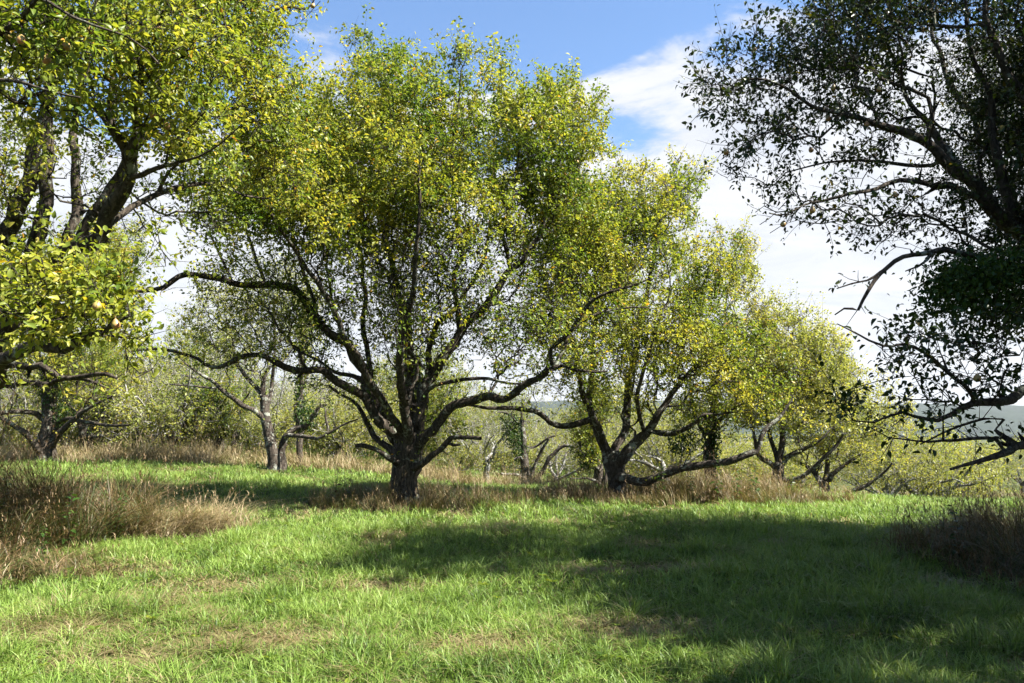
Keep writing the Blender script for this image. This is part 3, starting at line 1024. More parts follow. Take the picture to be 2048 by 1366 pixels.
# ================================================================== the near tree at the right
def right_tree():
    sk = Skel()
    bx, by = 7.3, 9.6
    gz = float(ground_z(bx, by))
    tr = np.array([[bx, by, gz - .15, .40], [bx, by, gz + .3, .31], [bx - .05, by, gz + .9, .28], [bx - .1, by, gz + 1.4, .31], [bx - .15, by, gz + 1.8, .26]])
    sk.polyline(tr, attach=False, step=0.12, jit=0.1, ok=False)

    def lm(pts):
        return np.array([[*at(a, b_, y), wd * .5 * y / F_PX] for a, b_, y, wd in pts])

    def from_trunk(h, pts):
        q = lm(pts)
        return np.vstack([np.array([[bx - .1, by, gz + h, q[0, 3] * 1.4]]), q])
    L = [
        from_trunk(1.7, [(2110, 600, 9.1, 56), (2048, 470, 8.8, 46), (2001, 425, 8.7, 42), (1955, 385, 8.6, 38), (1928, 351, 8.5, 36), (1875, 302, 8.4, 30), (1815, 270, 8.3, 25), (1770, 253, 8.2, 22), (1717, 242, 8.1, 18), (1675, 226, 8.1, 15), (1622, 204, 8.0, 12), (1573, 172, 8.0, 9), (1517, 155, 7.9, 6), (1450, 170, 7.9, 4)],
        ),
        [(1932, 352, 8.5, 26), (1905, 310, 8.7, 24), (1875, 278, 8.9, 20), (1840, 239, 9.0, 17), (1822, 204, 9.1, 14), (1795, 140, 9.2, 10), (1760, 60, 9.3, 6)],
        [(2030, 440, 8.8, 34), (2008, 369, 8.8, 28), (1991, 299, 8.8, 25), (1980, 225, 8.8, 20), (1959, 151, 8.8, 16), (1945, 70, 8.8, 12), (1930, -50, 8.8, 8)],
        from_trunk(1.8, [(2120, 450, 9.0, 44), (2075, 300, 8.6, 34), (2047, 211, 8.4, 30), (2022, 169, 8.3, 26), (1985, 60, 8.2, 18), (1960, -60, 8.2, 12)]),
        [(1970, 395, 8.6, 22), (1920, 376, 8.3, 20), (1875, 371, 8.1, 18), (1805, 369, 7.9, 14), (1734, 383, 7.7, 11), (1664, 393, 7.6, 9), (1594, 415, 7.5, 6), (1540, 432, 7.4, 4)],
        [(1890, 318, 8.4, 14), (1860, 328, 8.6, 13), (1787, 327, 8.8, 11), (1700, 322, 9.0, 8), (1647, 327, 9.1, 6), (1580, 340, 9.2, 4)],
        from_trunk(1.6, [(2130, 620, 8.2, 40), (2048, 540, 7.4, 30), (1980, 518, 7.2, 24), (1918, 508, 7.0, 19), (1861, 506, 6.9, 16), (1826, 511, 6.8, 14), (1790, 531, 6.7, 13), (1760, 553, 6.7, 12), (1733, 582, 6.6, 11), (1707, 619, 6.6, 8)]),
        [(1712, 612, 6.6, 7), (1700, 612, 6.6, 7), (1681, 612, 6.6, 6), (1659, 627, 6.6, 4)],
        [(1757, 550, 6.7, 8), (1728, 560, 6.7, 7), (1685, 582, 6.7, 4)],
        [(1866, 508, 6.9, 8), (1830, 530, 6.8, 7), (1795, 546, 6.8, 4)],
        from_trunk(1.4, [(2140, 780, 8.0, 36), (2048, 788, 7.0, 28), (2010, 794, 6.8, 26), (1975, 801, 6.7, 25), (1940, 812, 6.6, 20), (1905, 830, 6.5, 15), (1850, 842, 6.4, 11), (1800, 825, 6.3, 8), (1740, 838, 6.2, 5)]),
        [(1948, 806, 6.6, 14), (1935, 784, 6.5, 13), (1909, 764, 6.4, 12), (1870, 718, 6.2, 11), (1834, 700, 6.1, 10), (1799, 691, 6.0, 8), (1764, 685, 5.9, 7), (1711, 665, 5.8, 5), (1662, 648, 5.7, 3)],
        from_trunk(1.2, [(2150, 880, 7.8, 34), (2048, 898, 6.6, 24), (2020, 902, 6.4, 23), (1993, 909, 6.3, 18), (1950, 927, 6.2, 12), (1918, 937, 6.1, 9)]),
        [(2010, 903, 6.4, 14), (1990, 890, 6.4, 12), (1953, 876, 6.3, 10), (1920, 876, 6.3, 9), (1887, 877, 6.2, 8), (1855, 882, 6.2, 6), (1780, 876, 6.1, 4)],
        [(1990, 860, 6.6, 9), (2000, 840, 6.6, 9), (1960, 838, 6.6, 8), (1900, 860, 6.5, 6), (1850, 900, 6.4, 4)],
        from_trunk(1.7, [(2100, 600, 10.4, 40), (2040, 450, 11.4, 34), (1980, 300, 12, 24), (1900, 150, 12.4, 14), (1850, 0, 12.6, 8)]),
        from_trunk(1.6, [(2350, 600, 9.6, 60), (2480, 350, 9.6, 46), (2560, 100, 9.6, 30), (2600, -120, 9.6, 12)]),
        from_trunk(1.6, [(2330, 600, 8.2, 60), (2420, 350, 6.8, 50), (2380, 50, 6.0, 34), (2300, -250, 5.6, 18)]),
        from_trunk(1.6, [(2250, 500, 9.2, 54), (2260, 200, 8.8, 44), (2240, -100, 8.6, 30), (2220, -300, 8.5, 14)]),
    ]
    for l in L:
        q = (l if isinstance(l, np.ndarray) else lm(l)) * np.array([1, 1, 1, .70])
        sk.polyline(q, step=0.11, jit=0.32)
    blobs = [
        (1420, 160, 50, 40, 7.9, .5, 1.8, 1), (1480, 120, 70, 56, 7.9, .8, 1.6, 1), (1560, 150, 100, 70, 8.1, 1.1, 1, 1), (1440, 220, 50, 36, 7.8, .5, 1.6, 1), (1600, 70, 70, 50, 8.6, 1.0, .9, 1), (1680, 120, 110, 100, 8.4, 1.4, 1.1, 1.1), (1700, 30, 120, 60, 8.8, 1.5, 1, 1.1),
        (1840, 50, 130, 90, 8.8, 1.6, .8, .9), (1980, 40, 110, 90, 8.4, 1.6, .7, .9), (1830, 190, 110, 70, 8.9, 1.2, .9, 1), (1650, 240, 90, 60, 8.2, 1.0, .9, 1), (1550, 250, 70, 50, 8.0, .7, .8, .9), (1480, 300, 40, 30, 7.7, .4, 2.2, .9), (1530, 330, 80, 44, 8.8, .8, 1.4, .9),
        (1640, 330, 110, 44, 8.6, .9, 1.4, .9), (1760, 300, 110, 60, 8.6, 1.0, .8, .9), (1580, 420, 90, 36, 7.6, .5, 2.0, .8), (1700, 420, 100, 44, 7.7, .6, 1.4, .8), (1800, 420, 100, 60, 8.2, 1.0, .9, .8), (1880, 430, 90, 60, 8.6, 1.0, .5, .9), (1990, 330, 80, 100, 9.0, 1.2, .4, .8),
        (1990, 480, 90, 50, 8.0, 1.0, .6, .9), (1780, 500, 40, 26, 6.8, .3, .2, .4), (1760, 660, 80, 34, 5.9, .35, 2.2, 1), (1860, 680, 70, 50, 6.1, .4, 1.8, 1), (1900, 730, 90, 50, 6.3, .5, 1.6, .8), (1800, 750, 90, 40, 6.2, .5, 1.7, .9), (1720, 790, 90, 56, 6.2, .5, 2.2, 1.0), (1990, 700, 80, 80, 6.8, .7, .9, .8),
        (1840, 810, 100, 44, 6.4, .5, 1.6, 1), (1760, 850, 90, 36, 6.1, .4, 1.0, .7), (2000, 840, 60, 40, 6.6, .5, .4, .6), (2030, 600, 60, 70, 7.6, .9, .5, .8), (2010, 200, 60, 60, 8.6, 1, .4, 1),
        (1900, -170, 260, 100, 8.8, 2.4, 1.3, 1.4), (2310, 100, 220, 260, 8.8, 3.0, 2.6, 1.6), (2250, 500, 200, 160, 8.8, 2.6, 1, 1.5), (2200, -250, 260, 120, 8.5, 2.6, 1, 1), (2500, 150, 160, 260, 9.4, 2.6, 1.2, 1.6), (2290, 200, 130, 240, 6.0, 1.2, 1.3, 1.6), (2100, 150, 160, 160, 11.8, 1.4, .7, 1),
        (2400, 0, 180, 240, 6.2, 1.6, 1.6, 1.6), (2620, 250, 260, 260, 7.6, 1.6, 2.0, 1.6), (2750, 100, 200, 300, 9.0, 2.0, 1.4, 1.5),  # unseen crown masses off frame, added to thicken the shade on the grass
    ]
    P = []; D = []
    tot = sum((b[2] * b[4]) * (b[3] * b[4]) * (b[5] ** .6) * b[6] for b in blobs)
    for b in blobs:
        n = max(4, int(12500 * (b[2] * b[4]) * (b[3] * b[4]) * (b[5] ** .6) * b[6] / tot))
        p, d = blob_points([(b[0], b[1], b[2], b[3], 0, b[5], 1, b[7])], b[4], n)
        P.append(p); D.append(d)
    sk.grow(np.concatenate(P), np.concatenate(D), bf=0.28, seg=0.18)
    root = build_tree('pear_tree', 'near pear tree at the right edge, dark shaded crown with a bare dead bough', (bx, by, gz), sk,
                      (M_BARK, M_TWIG), dict(shoots=1.9, per=8, leaf=0.060, up=0.2, hue=(0.42, 0.22), slen=(0.10, 0.32), clump=.8), leaf_mat=M_LEAF_SHADED)
    # the dense vine hanging over the low bough
    pts = []
    for (a, b_, rx, ry, n) in ((1895, 555, 34, 30, 700), (1955, 575, 50, 40, 1100), (2030, 565, 56, 60, 1200), (1960, 535, 70, 30, 1200), (1885, 600, 26, 30, 450), (2010, 630, 44, 34, 500), (2080, 560, 60, 70, 700)):
        c = at(a, b_, 7.2)
        q = np.clip(rng.normal(size=(n, 3)) * .55, -1.5, 1.5)
        strand = np.round(q[:, 0] * 5) * 1.7
        q[:, 2] -= np.abs(np.sin(strand * 3.1)) * .35 * (q[:, 2] < 0)
        pts.append(c + q * np.array([rx * 7.2 / F_PX, .5, ry * 7.2 / F_PX]))
    ivy_leaves('vine', np.concatenate(pts), root, 0.052)
    sp = [(1557, 437, 7.4), (1608, 446, 7.5), (1480, 58, 8.1), (1488, 55, 8.1), (1468, 300, 7.7), (1575, 215, 8), (1650, 180, 8.2), (1700, 240, 8), (1730, 215, 8.2), (1640, 305, 8.6), (1820, 120, 8.6), (1850, 60, 8.4), (1660, 190, 8), (1922, 728, 6.2), (1770, 365, 8)]
    hang_pears(root, sk, [(at(a, b_, y), 1.0) for a, b_, y in sp])


# ================================================================== the middle distance
def mid_tree(label, Y, trunk, limbs, blobs, n_attr, mats, fol, leaf_mat, vines=(), bf=.32, seg=.24, name='pear_tree', group=None):
    sk = Skel()
    tr = px_limb(trunk, Y)
    gz = float(ground_z(tr[0, 0], tr[0, 1]))
    tr[0, 2] = gz - .15
    sk.polyline(tr, attach=False, step=.16, jit=.15, ok=False)
    for l in limbs:
        sk.polyline(px_limb(l, Y) * np.array([1, 1, 1, .88]), step=.17, jit=.28)
    if blobs:
        A, dn = blob_points(blobs, Y, int(n_attr * 2.0))
        sk.grow(A, dn, bf=bf, seg=seg, rtip=.0055, lmax=1.9)
    root = build_tree(name, label, (tr[0, 0], tr[0, 1], gz), sk, mats, fol, group, leaf_mat=leaf_mat, sides=10)
    if vines:
        pts = []
        for (a, b_, rx, ry, dy, n) in vines:
            c = at(a, b_, Y + dy)
            q = rand_unit(n) * rng.random((n, 1)) ** .4
            pts.append(c + q * np.array([rx * Y / F_PX, rx * Y / F_PX * .9, ry * Y / F_PX]))
        ivy_leaves('vine', np.concatenate(pts), root, .085)
    return root


def middle_trees():
    pale = (M_BARK_PALE, M_TWIG_GREY)
    F = dict(shoots=2.4, per=11, leaf=.080, up=.25, lod=1, hue=(.58, .2), slen=(.14, .45))
    # right of the centre tree, with one long low limb
    mid_tree('pear tree with one long pale low limb reaching over the rusty brown grass', 18.0,
             [(1232, 1004, 0, 52), (1232, 975, 0, 38), (1231, 946, 0, 36), (1225, 920, 0, 42), (1220, 905, 0, 34)],
             [[(1224, 925, .1, 26), (1211, 902, .2, 25), (1202, 872, .3, 22), (1188, 841, .4, 19), (1160, 843, .3, 15), (1130, 850, .2, 14), (1100, 846, 0, 12), (1076, 830, -.1, 12), (1040, 815, -.2, 11), (975, 814, -.4, 8), (930, 812, -.5, 5)],
              [(1232, 930, -.1, 28), (1247, 912, -.2, 26), (1276, 880, -.3, 23), (1298, 854, -.4, 20), (1315, 823, -.5, 17), (1337, 797, -.5, 14), (1375, 755, -.4, 11), (1410, 710, -.3, 8), (1450, 640, -.2, 5)],
              [(1240, 955, -.3, 24), (1270, 960, -.6, 20), (1298, 961, -.8, 19), (1346, 942, -1.1, 18), (1399, 934, -1.3, 17), (1451, 924, -1.5, 16), (1495, 909, -1.6, 15), (1513, 902, -1.6, 13), (1522, 872, -1.6, 11), (1540, 850, -1.6, 10), (1561, 833, -1.6, 8), (1583, 793, -1.6, 5)],
              [(1302, 862, -.4, 14), (1346, 862, -.7, 12), (1385, 845, -.9, 10), (1407, 832, -1.0, 9), (1450, 826, -1.1, 6), (1500, 800, -1.2, 4)],
              [(1190, 850, .4, 16), (1180, 790, .6, 14), (1185, 700, .8, 12), (1200, 600, .9, 9), (1230, 470, 1, 6), (1250, 390, 1, 4)],
              [(1230, 910, .3, 22), (1250, 840, .7, 18), (1262, 740, 1.0, 15), (1290, 620, 1.2, 11), (1310, 500, 1.3, 8), (1340, 400, 1.3, 5)],
              [(1205, 880, 0, 16), (1170, 800, -.6, 13), (1150, 720, -1.0, 10), (1140, 640, -1.2, 6)],
              [(1260, 700, 1.0, 9), (1180, 560, 1.6, 8), (1120, 460, 1.8, 5)],
              [(1285, 868, -.3, 10), (1275, 800, -1.0, 10), (1300, 700, -1.6, 8), (1330, 600, -1.8, 5)],
              [(1265, 900, -.3, 9), (1256, 915, -.5, 7), (1248, 932, -.6, 4)]],
             [(1270, 420, 120, 70, .8, 1.6, 1, 1.1), (1350, 380, 55, 60, 1.0, 1, 1, .9), (1385, 350, 26, 30, 1, .5, .6, .7), (1200, 470, 100, 80, .8, 1.8, 1, 1.1), (1320, 500, 120, 80, .5, 2, 1, 1.1), (1120, 500, 90, 90, 1.4, 1.6, 1, 1.2), (1240, 590, 140, 80, .3, 2.2, 1, 1.1),
              (1400, 590, 80, 80, 0, 1.6, 1, 1), (1130, 620, 80, 80, .8, 1.4, 1, 1.1), (1330, 680, 120, 70, -.5, 2, .9, 1), (1440, 690, 80, 70, -.5, 1.3, 1, 1), (1220, 710, 90, 60, -.4, 1.6, .8, 1), (1130, 740, 70, 50, -.4, 1, .6, .8), (1240, 790, 90, 50, 0, 1.4, .5, .8),
              (1340, 780, 90, 50, -.6, 1.2, .6, .8), (1450, 780, 80, 50, -1, 1.1, .8, .9), (1540, 790, 60, 50, -1.4, .8, .8, .9), (1410, 850, 80, 40, -1, .8, .4, .6), (1080, 800, 60, 30, -.2, .6, .3, .4)],
             1500, (M_BARK_PALE, M_TWIG), F, M_LEAF,
             vines=((1090, 650, 44, 50, 1.2, 1300),))
    mid_tree('dark vine-wrapped pear trunk rising from the brown grass strip behind a long pale limb', 22.5,
             [(1420, 985, 0, 32), (1420, 940, 0, 24), (1418, 900, 0, 22), (1425, 850, 0, 18), (1432, 800, 0, 14)],
             [[(1420, 890, 0, 12), (1400, 850, .3, 9), (1385, 800, .5, 7), (1380, 740, .5, 4)], [(1430, 800, 0, 10), (1440, 720, .2, 8), (1450, 630, .3, 5), (1460, 540, .3, 3)], [(1424, 860, 0, 10), (1460, 820, -.4, 8), (1500, 780, -.6, 5)]],
             [(1440, 560, 70, 90, 0, 1.4, 1, 1), (1470, 530, 40, 60, 0, 1, 1, .9), (1390, 700, 90, 80, .3, 1.6, 1, 1), (1480, 690, 70, 80, 0, 1.4, 1, 1), (1430, 820, 100, 50, 0, 1.4, .8, .9)],
             500, (M_BARK, M_TWIG), F, M_LEAF_YEL, vines=((1422, 880, 20, 60, 0, 900), (1365, 880, 36, 36, .8, 700)))
    mid_tree('slim pear tree with yellowing crown at the right end of the tall brown grass', 21.0,
             [(1556, 990, 0, 30), (1553, 965, 0, 22), (1553, 945, 0, 23), (1556, 925, 0, 20)],
             [[(1550, 940, 0, 14), (1535, 925, -.1, 12), (1521, 912, -.2, 10), (1512, 880, -.3, 8), (1500, 830, -.3, 5)], [(1560, 930, 0, 16), (1575, 915, 0, 13), (1596, 905, -.1, 11), (1625, 888, -.3, 8), (1660, 870, -.5, 4)], [(1557, 925, .1, 16), (1562, 860, .3, 13), (1560, 790, .4, 10), (1575, 700, .5, 7), (1590, 650, .5, 4)],
              [(1556, 925, .2, 12), (1535, 850, .7, 9), (1525, 770, .9, 7), (1540, 680, 1, 4)], [(1570, 960, -.2, 11), (1600, 955, -.5, 10), (1640, 925, -.7, 9), (1670, 895, -.8, 8), (1690, 870, -.9, 6)]],
             [(1540, 650, 40, 60, .4, 1, 1, .9), (1580, 690, 70, 60, .3, 1.4, 1, 1), (1530, 740, 80, 60, .3, 1.6, 1, 1), (1610, 760, 80, 70, .2, 1.6, 1, 1), (1560, 820, 110, 50, 0, 1.6, .9, 1), (1650, 700, 40, 50, .3, .9, .8, .8), (1640, 850, 60, 40, -.3, .9, .6, .8)],
             750, pale, F, M_LEAF_YEL)
    mid_tree('low spreading pear tree on the sunlit grass, two limbs touching the ground either side', 26.0,
             [(1654, 1018, 0, 30), (1651, 995, 0, 22), (1648, 975, 0, 22), (1643, 962, 0, 18)],
             [[(1646, 970, 0, 14), (1636, 955, .1, 12), (1625, 940, .2, 10), (1605, 925, .3, 7)], [(1650, 968, -.1, 14), (1665, 950, -.2, 11), (1690, 930, -.3, 9), (1720, 915, -.4, 6)], [(1648, 962, .2, 12), (1660, 900, .4, 10), (1665, 840, .5, 8), (1650, 760, .5, 5), (1645, 700, .5, 3)],
              [(1655, 1005, -.3, 11), (1672, 1006, -.9, 10), (1700, 985, -1.1, 10), (1735, 970, -1.3, 9), (1755, 957, -1.4, 7), (1790, 930, -1.6, 4)], [(1648, 1004, -.3, 9), (1636, 1003, -.6, 8), (1610, 992, -.8, 7), (1585, 986, -1, 4)], [(1680, 1002, -.6, 6), (1720, 995, -.9, 5), (1765, 993, -1.2, 3)]],
             [(1650, 705, 34, 40, .5, .8, .8, .7), (1690, 770, 70, 60, .3, 1.5, 1, .9), (1660, 840, 90, 50, 0, 1.6, 1, .9), (1740, 830, 70, 50, 0, 1.5, 1, 1), (1720, 900, 80, 40, -.4, 1.4, .9, .9), (1620, 890, 60, 40, 0, 1.2, .7, .8)],
             650, pale, dict(F, leaf=.08), M_LEAF_YEL)
    # left background
    mid_tree('thick dark trunked pear tree in straw grass at the far left, vine round its top', 25.0,
             [(95, 932, 0, 52), (95, 900, 0, 36), (96, 860, 0, 32), (98, 810, 0, 30), (100, 770, 0, 26)],
             [[(85, 905, -.2, 18), (70, 882, -.4, 15), (40, 858, -.7, 12), (0, 835, -1, 9), (-50, 815, -1.2, 5)], [(104, 890, -.1, 18), (122, 862, -.3, 14), (145, 838, -.5, 12), (180, 815, -.7, 8), (225, 790, -.9, 5)], [(92, 845, 0, 14), (75, 828, -.2, 12), (40, 824, -.5, 11), (0, 828, -.8, 8), (-40, 835, -1, 5)],
              [(98, 850, .2, 12), (140, 838, -.4, 9), (200, 846, -.7, 8), (260, 852, -1, 5)], [(100, 775, .2, 18), (120, 690, .4, 14), (150, 600, .6, 10), (190, 500, .7, 6)], [(98, 780, .1, 16), (70, 690, .3, 12), (40, 600, .3, 8)], [(100, 765, -.2, 14), (150, 700, -.6, 10), (210, 660, -.8, 6)]],
             [(210, 500, 70, 70, .6, 1.6, 1, 1.2), (130, 560, 110, 80, .5, 2, 1, 1.1), (230, 590, 50, 60, .6, 1.2, .8, 1), (60, 680, 110, 70, 0, 1.8, 1, 1), (180, 700, 90, 60, -.2, 1.6, .9, .9), (30, 780, 80, 40, -.6, 1.2, .5, .7), (210, 780, 70, 40, -.6, 1, .5, .6)],
             900, (M_BARK, M_TWIG), F, M_LEAF, vines=((105, 770, 32, 60, 0, 1100), (130, 830, 24, 30, -.1, 400)))
    mid_tree('stout pear tree in straw just right of and behind the thick dark trunk', 31.0,
             [(172, 912, 0, 34), (172, 885, 0, 26), (173, 865, 0, 26), (175, 850, 0, 22)],
             [[(170, 860, 0, 13), (155, 838, .1, 11), (140, 815, .3, 8), (130, 780, .4, 5)], [(178, 858, 0, 13), (200, 835, .1, 11), (215, 800, .3, 8), (225, 740, .4, 5)], [(176, 875, -.3, 8), (200, 872, -.8, 7), (230, 862, -1, 6), (260, 855, -1.2, 3)], [(175, 850, .2, 11), (178, 780, .5, 8), (190, 700, .6, 5)]],
             [(200, 700, 80, 70, .4, 2, 1, 1), (220, 780, 80, 50, 0, 2, .9, .9), (140, 780, 70, 50, 0, 1.6, .8, .9), (270, 740, 50, 40, 0, 1.2, .6, .5)],
             450, pale, F, M_LEAF, vines=((205, 770, 20, 60, .2, 500),))
    mid_tree('two-stemmed pear tree with a thin pale crown, standing in the straw grass band', 24.0,
             [(550, 946, 0, 34), (547, 915, 0, 24), (541, 880, 0, 22), (535, 850, 0, 21), (529, 820, 0, 19), (526, 790, 0, 18)],
             [[(566, 943, .2, 20), (568, 905, .3, 17), (572, 875, .3, 15), (590, 858, .4, 13), (610, 848, .4, 12), (632, 822, .5, 10), (660, 805, .6, 6)], [(532, 845, 0, 14), (512, 825, -.2, 12), (480, 811, -.3, 12), (455, 790, -.5, 10), (430, 768, -.6, 9), (400, 750, -.8, 7), (370, 725, -1, 4)], [(526, 795, 0, 14), (530, 760, .1, 11), (540, 735, .1, 9), (565, 720, .2, 6), (590, 690, .3, 3)],
              [(524, 790, .1, 12), (508, 772, .2, 11), (488, 750, .3, 9), (470, 715, .3, 7), (462, 650, .3, 4)], [(578, 870, -.1, 10), (605, 872, -.4, 9), (632, 876, -.6, 8), (655, 864, -.7, 7), (690, 848, -.8, 5), (718, 838, -.9, 3)], [(655, 864, -.7, 6), (653, 845, -.7, 6), (651, 815, -.7, 3)], [(530, 830, .2, 9), (545, 760, .6, 8), (550, 690, .7, 6), (545, 600, .7, 4)], [(440, 778, -.6, 6), (400, 775, -.8, 5), (330, 768, -1, 3)]],
             [(545, 620, 100, 80, .5, 1.6, 1, .7), (450, 640, 90, 70, 0, 1.4, 1, .7), (600, 680, 60, 60, .3, 1.2, .8, .6), (420, 720, 60, 40, -.5, 1, .7, .6), (500, 720, 70, 50, 0, 1.2, .7, .5), (650, 790, 60, 40, .3, 1, .6, .5), (560, 560, 60, 50, .5, 1, .7, .6), (340, 770, 60, 24, -.9, .6, .3, .2)],
             750, (M_BARK_PALE, M_TWIG_GREY), dict(F, per=9), M_LEAF_PALE, vines=((612, 830, 26, 36, .5, 500),))
    mid_tree('tall slender pole smothered in dark vine, left of the broad middle tree', 27.0,
             [(598, 930, 0, 14), (600, 860, 0, 12), (602, 780, 0, 11), (606, 700, 0, 10), (612, 620, 0, 8), (618, 560, 0, 5)],
             [[(602, 780, 0, 6), (620, 740, .2, 4), (640, 710, .2, 3)], [(606, 700, 0, 6), (590, 660, -.1, 4), (570, 640, -.2, 3)]],
             [(615, 590, 34, 50, 0, .6, 1, .8), (610, 680, 34, 50, 0, .6, 1, .8)], 90, (M_BARK, M_TWIG), F, M_LEAF,
             vines=((600, 790, 12, 90, 0, 900), (610, 660, 14, 90, 0, 900)), name='vine_covered_tree')
    mid_tree('twin stemmed tree under a dark green vine canopy, left of the forked pale tree', 29.0,
             [(440, 935, 0, 20), (440, 890, 0, 15), (436, 850, 0, 13), (430, 810, 0, 12), (424, 770, 0, 10)],
             [[(460, 932, .2, 14), (466, 890, .2, 12), (474, 850, .3, 11), (478, 810, .3, 8)], [(438, 880, 0, 9), (460, 860, -.3, 8), (450, 845, -.4, 6)], [(425, 780, 0, 8), (400, 760, 0, 7), (360, 750, -.2, 4)], [(478, 815, .3, 8), (500, 790, .3, 4)]],
             [(400, 790, 60, 40, 0, 1.2, 1, 1), (460, 790, 50, 40, .2, 1.2, 1, 1), (430, 840, 60, 40, .2, 1.2, .8, 1)], 220, (M_BARK_PALE, M_TWIG_GREY), F, M_LEAF,
             vines=((395, 790, 50, 36, 0, 1800), (440, 810, 44, 50, .2, 1500), (350, 800, 24, 24, -.2, 500), (500, 880, 30, 40, .5, 700)), name='vine_covered_tree')
    mid_tree('pear tree with a ragged dark trunk and pale arching bough, between two big trunks', 33.0,
             [(1052, 980, 0, 26), (1050, 955, 0, 20), (1050, 935, 0, 17), (1048, 900, 0, 13), (1046, 870, 0, 11), (1042, 840, 0, 9)],
             [[(1060, 972, -.2, 12), (1085, 945, -.4, 10), (1105, 910, -.6, 10), (1122, 895, -.7, 8), (1145, 893, -.8, 7), (1165, 905, -.9, 5)], [(1056, 968, -.1, 9), (1070, 935, -.2, 8), (1082, 905, -.3, 7), (1100, 880, -.5, 5)], [(1048, 955, -.2, 7), (1030, 948, -.5, 6), (1000, 945, -.8, 5)], [(1046, 925, 0, 7), (1040, 913, -.2, 6), (1026, 916, -.3, 4)], [(1042, 845, 0, 7), (1045, 825, 0, 6), (1060, 800, .2, 4)], [(1040, 850, 0, 6), (1020, 830, 0, 5), (990, 826, -.2, 3)], [(1065, 895, 0, 6), (1090, 878, -.2, 5), (1110, 870, -.3, 3)]],
             [(1060, 790, 60, 30, .2, 1.4, 1, .6), (1020, 820, 50, 30, 0, 1.2, 1, .7), (1090, 850, 50, 30, 0, 1.2, .8, .4)], 160, (M_BARK_PALE, M_TWIG_GREY), dict(F, per=5), M_LEAF_PALE,
             vines=((1026, 865, 22, 32, 0, 1100), (1040, 900, 16, 24, 0, 500), (1020, 840, 24, 14, 0, 400)))
    mid_tree('small bare grey tree with smooth pale boughs on the grass beyond the framed gap', 34.0,
             [(1112, 985, 0, 14), (1112, 965, 0, 11), (1112, 955, 0, 10)],
             [[(1112, 955, 0, 7), (1103, 940, .1, 6), (1096, 920, .2, 4)], [(1113, 956, 0, 7), (1125, 935, .1, 6), (1135, 905, .2, 4)], [(1114, 960, -.2, 6), (1135, 950, -.5, 5), (1160, 935, -.7, 3)], [(1112, 952, .1, 6), (1112, 920, .2, 5), (1116, 890, .2, 3)]],
             [(1115, 900, 50, 40, 0, 1.2, 1, .3), (1140, 920, 40, 30, 0, 1, 1, .3)], 130, (M_BARK_GREY, M_TWIG_GREY), dict(F, per=2), M_LEAF_PALE)
    mid_tree('leafy pear tree with a split pale base just behind the trunk right of the middle', 28.0,
             [(1200, 990, 0, 30), (1200, 960, 0, 22), (1196, 930, 0, 18), (1190, 900, 0, 14)],
             [[(1198, 940, -.2, 10), (1175, 915, -.4, 8), (1160, 890, -.6, 6), (1150, 870, -.7, 4)], [(1206, 975, -.2, 10), (1215, 940, -.1, 8), (1222, 900, 0, 5)], [(1190, 905, 0, 9), (1185, 850, .2, 7), (1180, 800, .3, 4)], [(1196, 965, -.3, 7), (1170, 958, -.7, 5), (1140, 960, -1, 3)]],
             [(1180, 890, 36, 40, 0, 1, 1, 1.1), (1170, 830, 50, 40, .2, 1.2, 1, 1), (1210, 790, 60, 40, .3, 1.3, 1, 1)], 260, (M_BARK_PALE, M_TWIG), F, M_LEAF, vines=((1178, 905, 26, 34, 0, 900),))


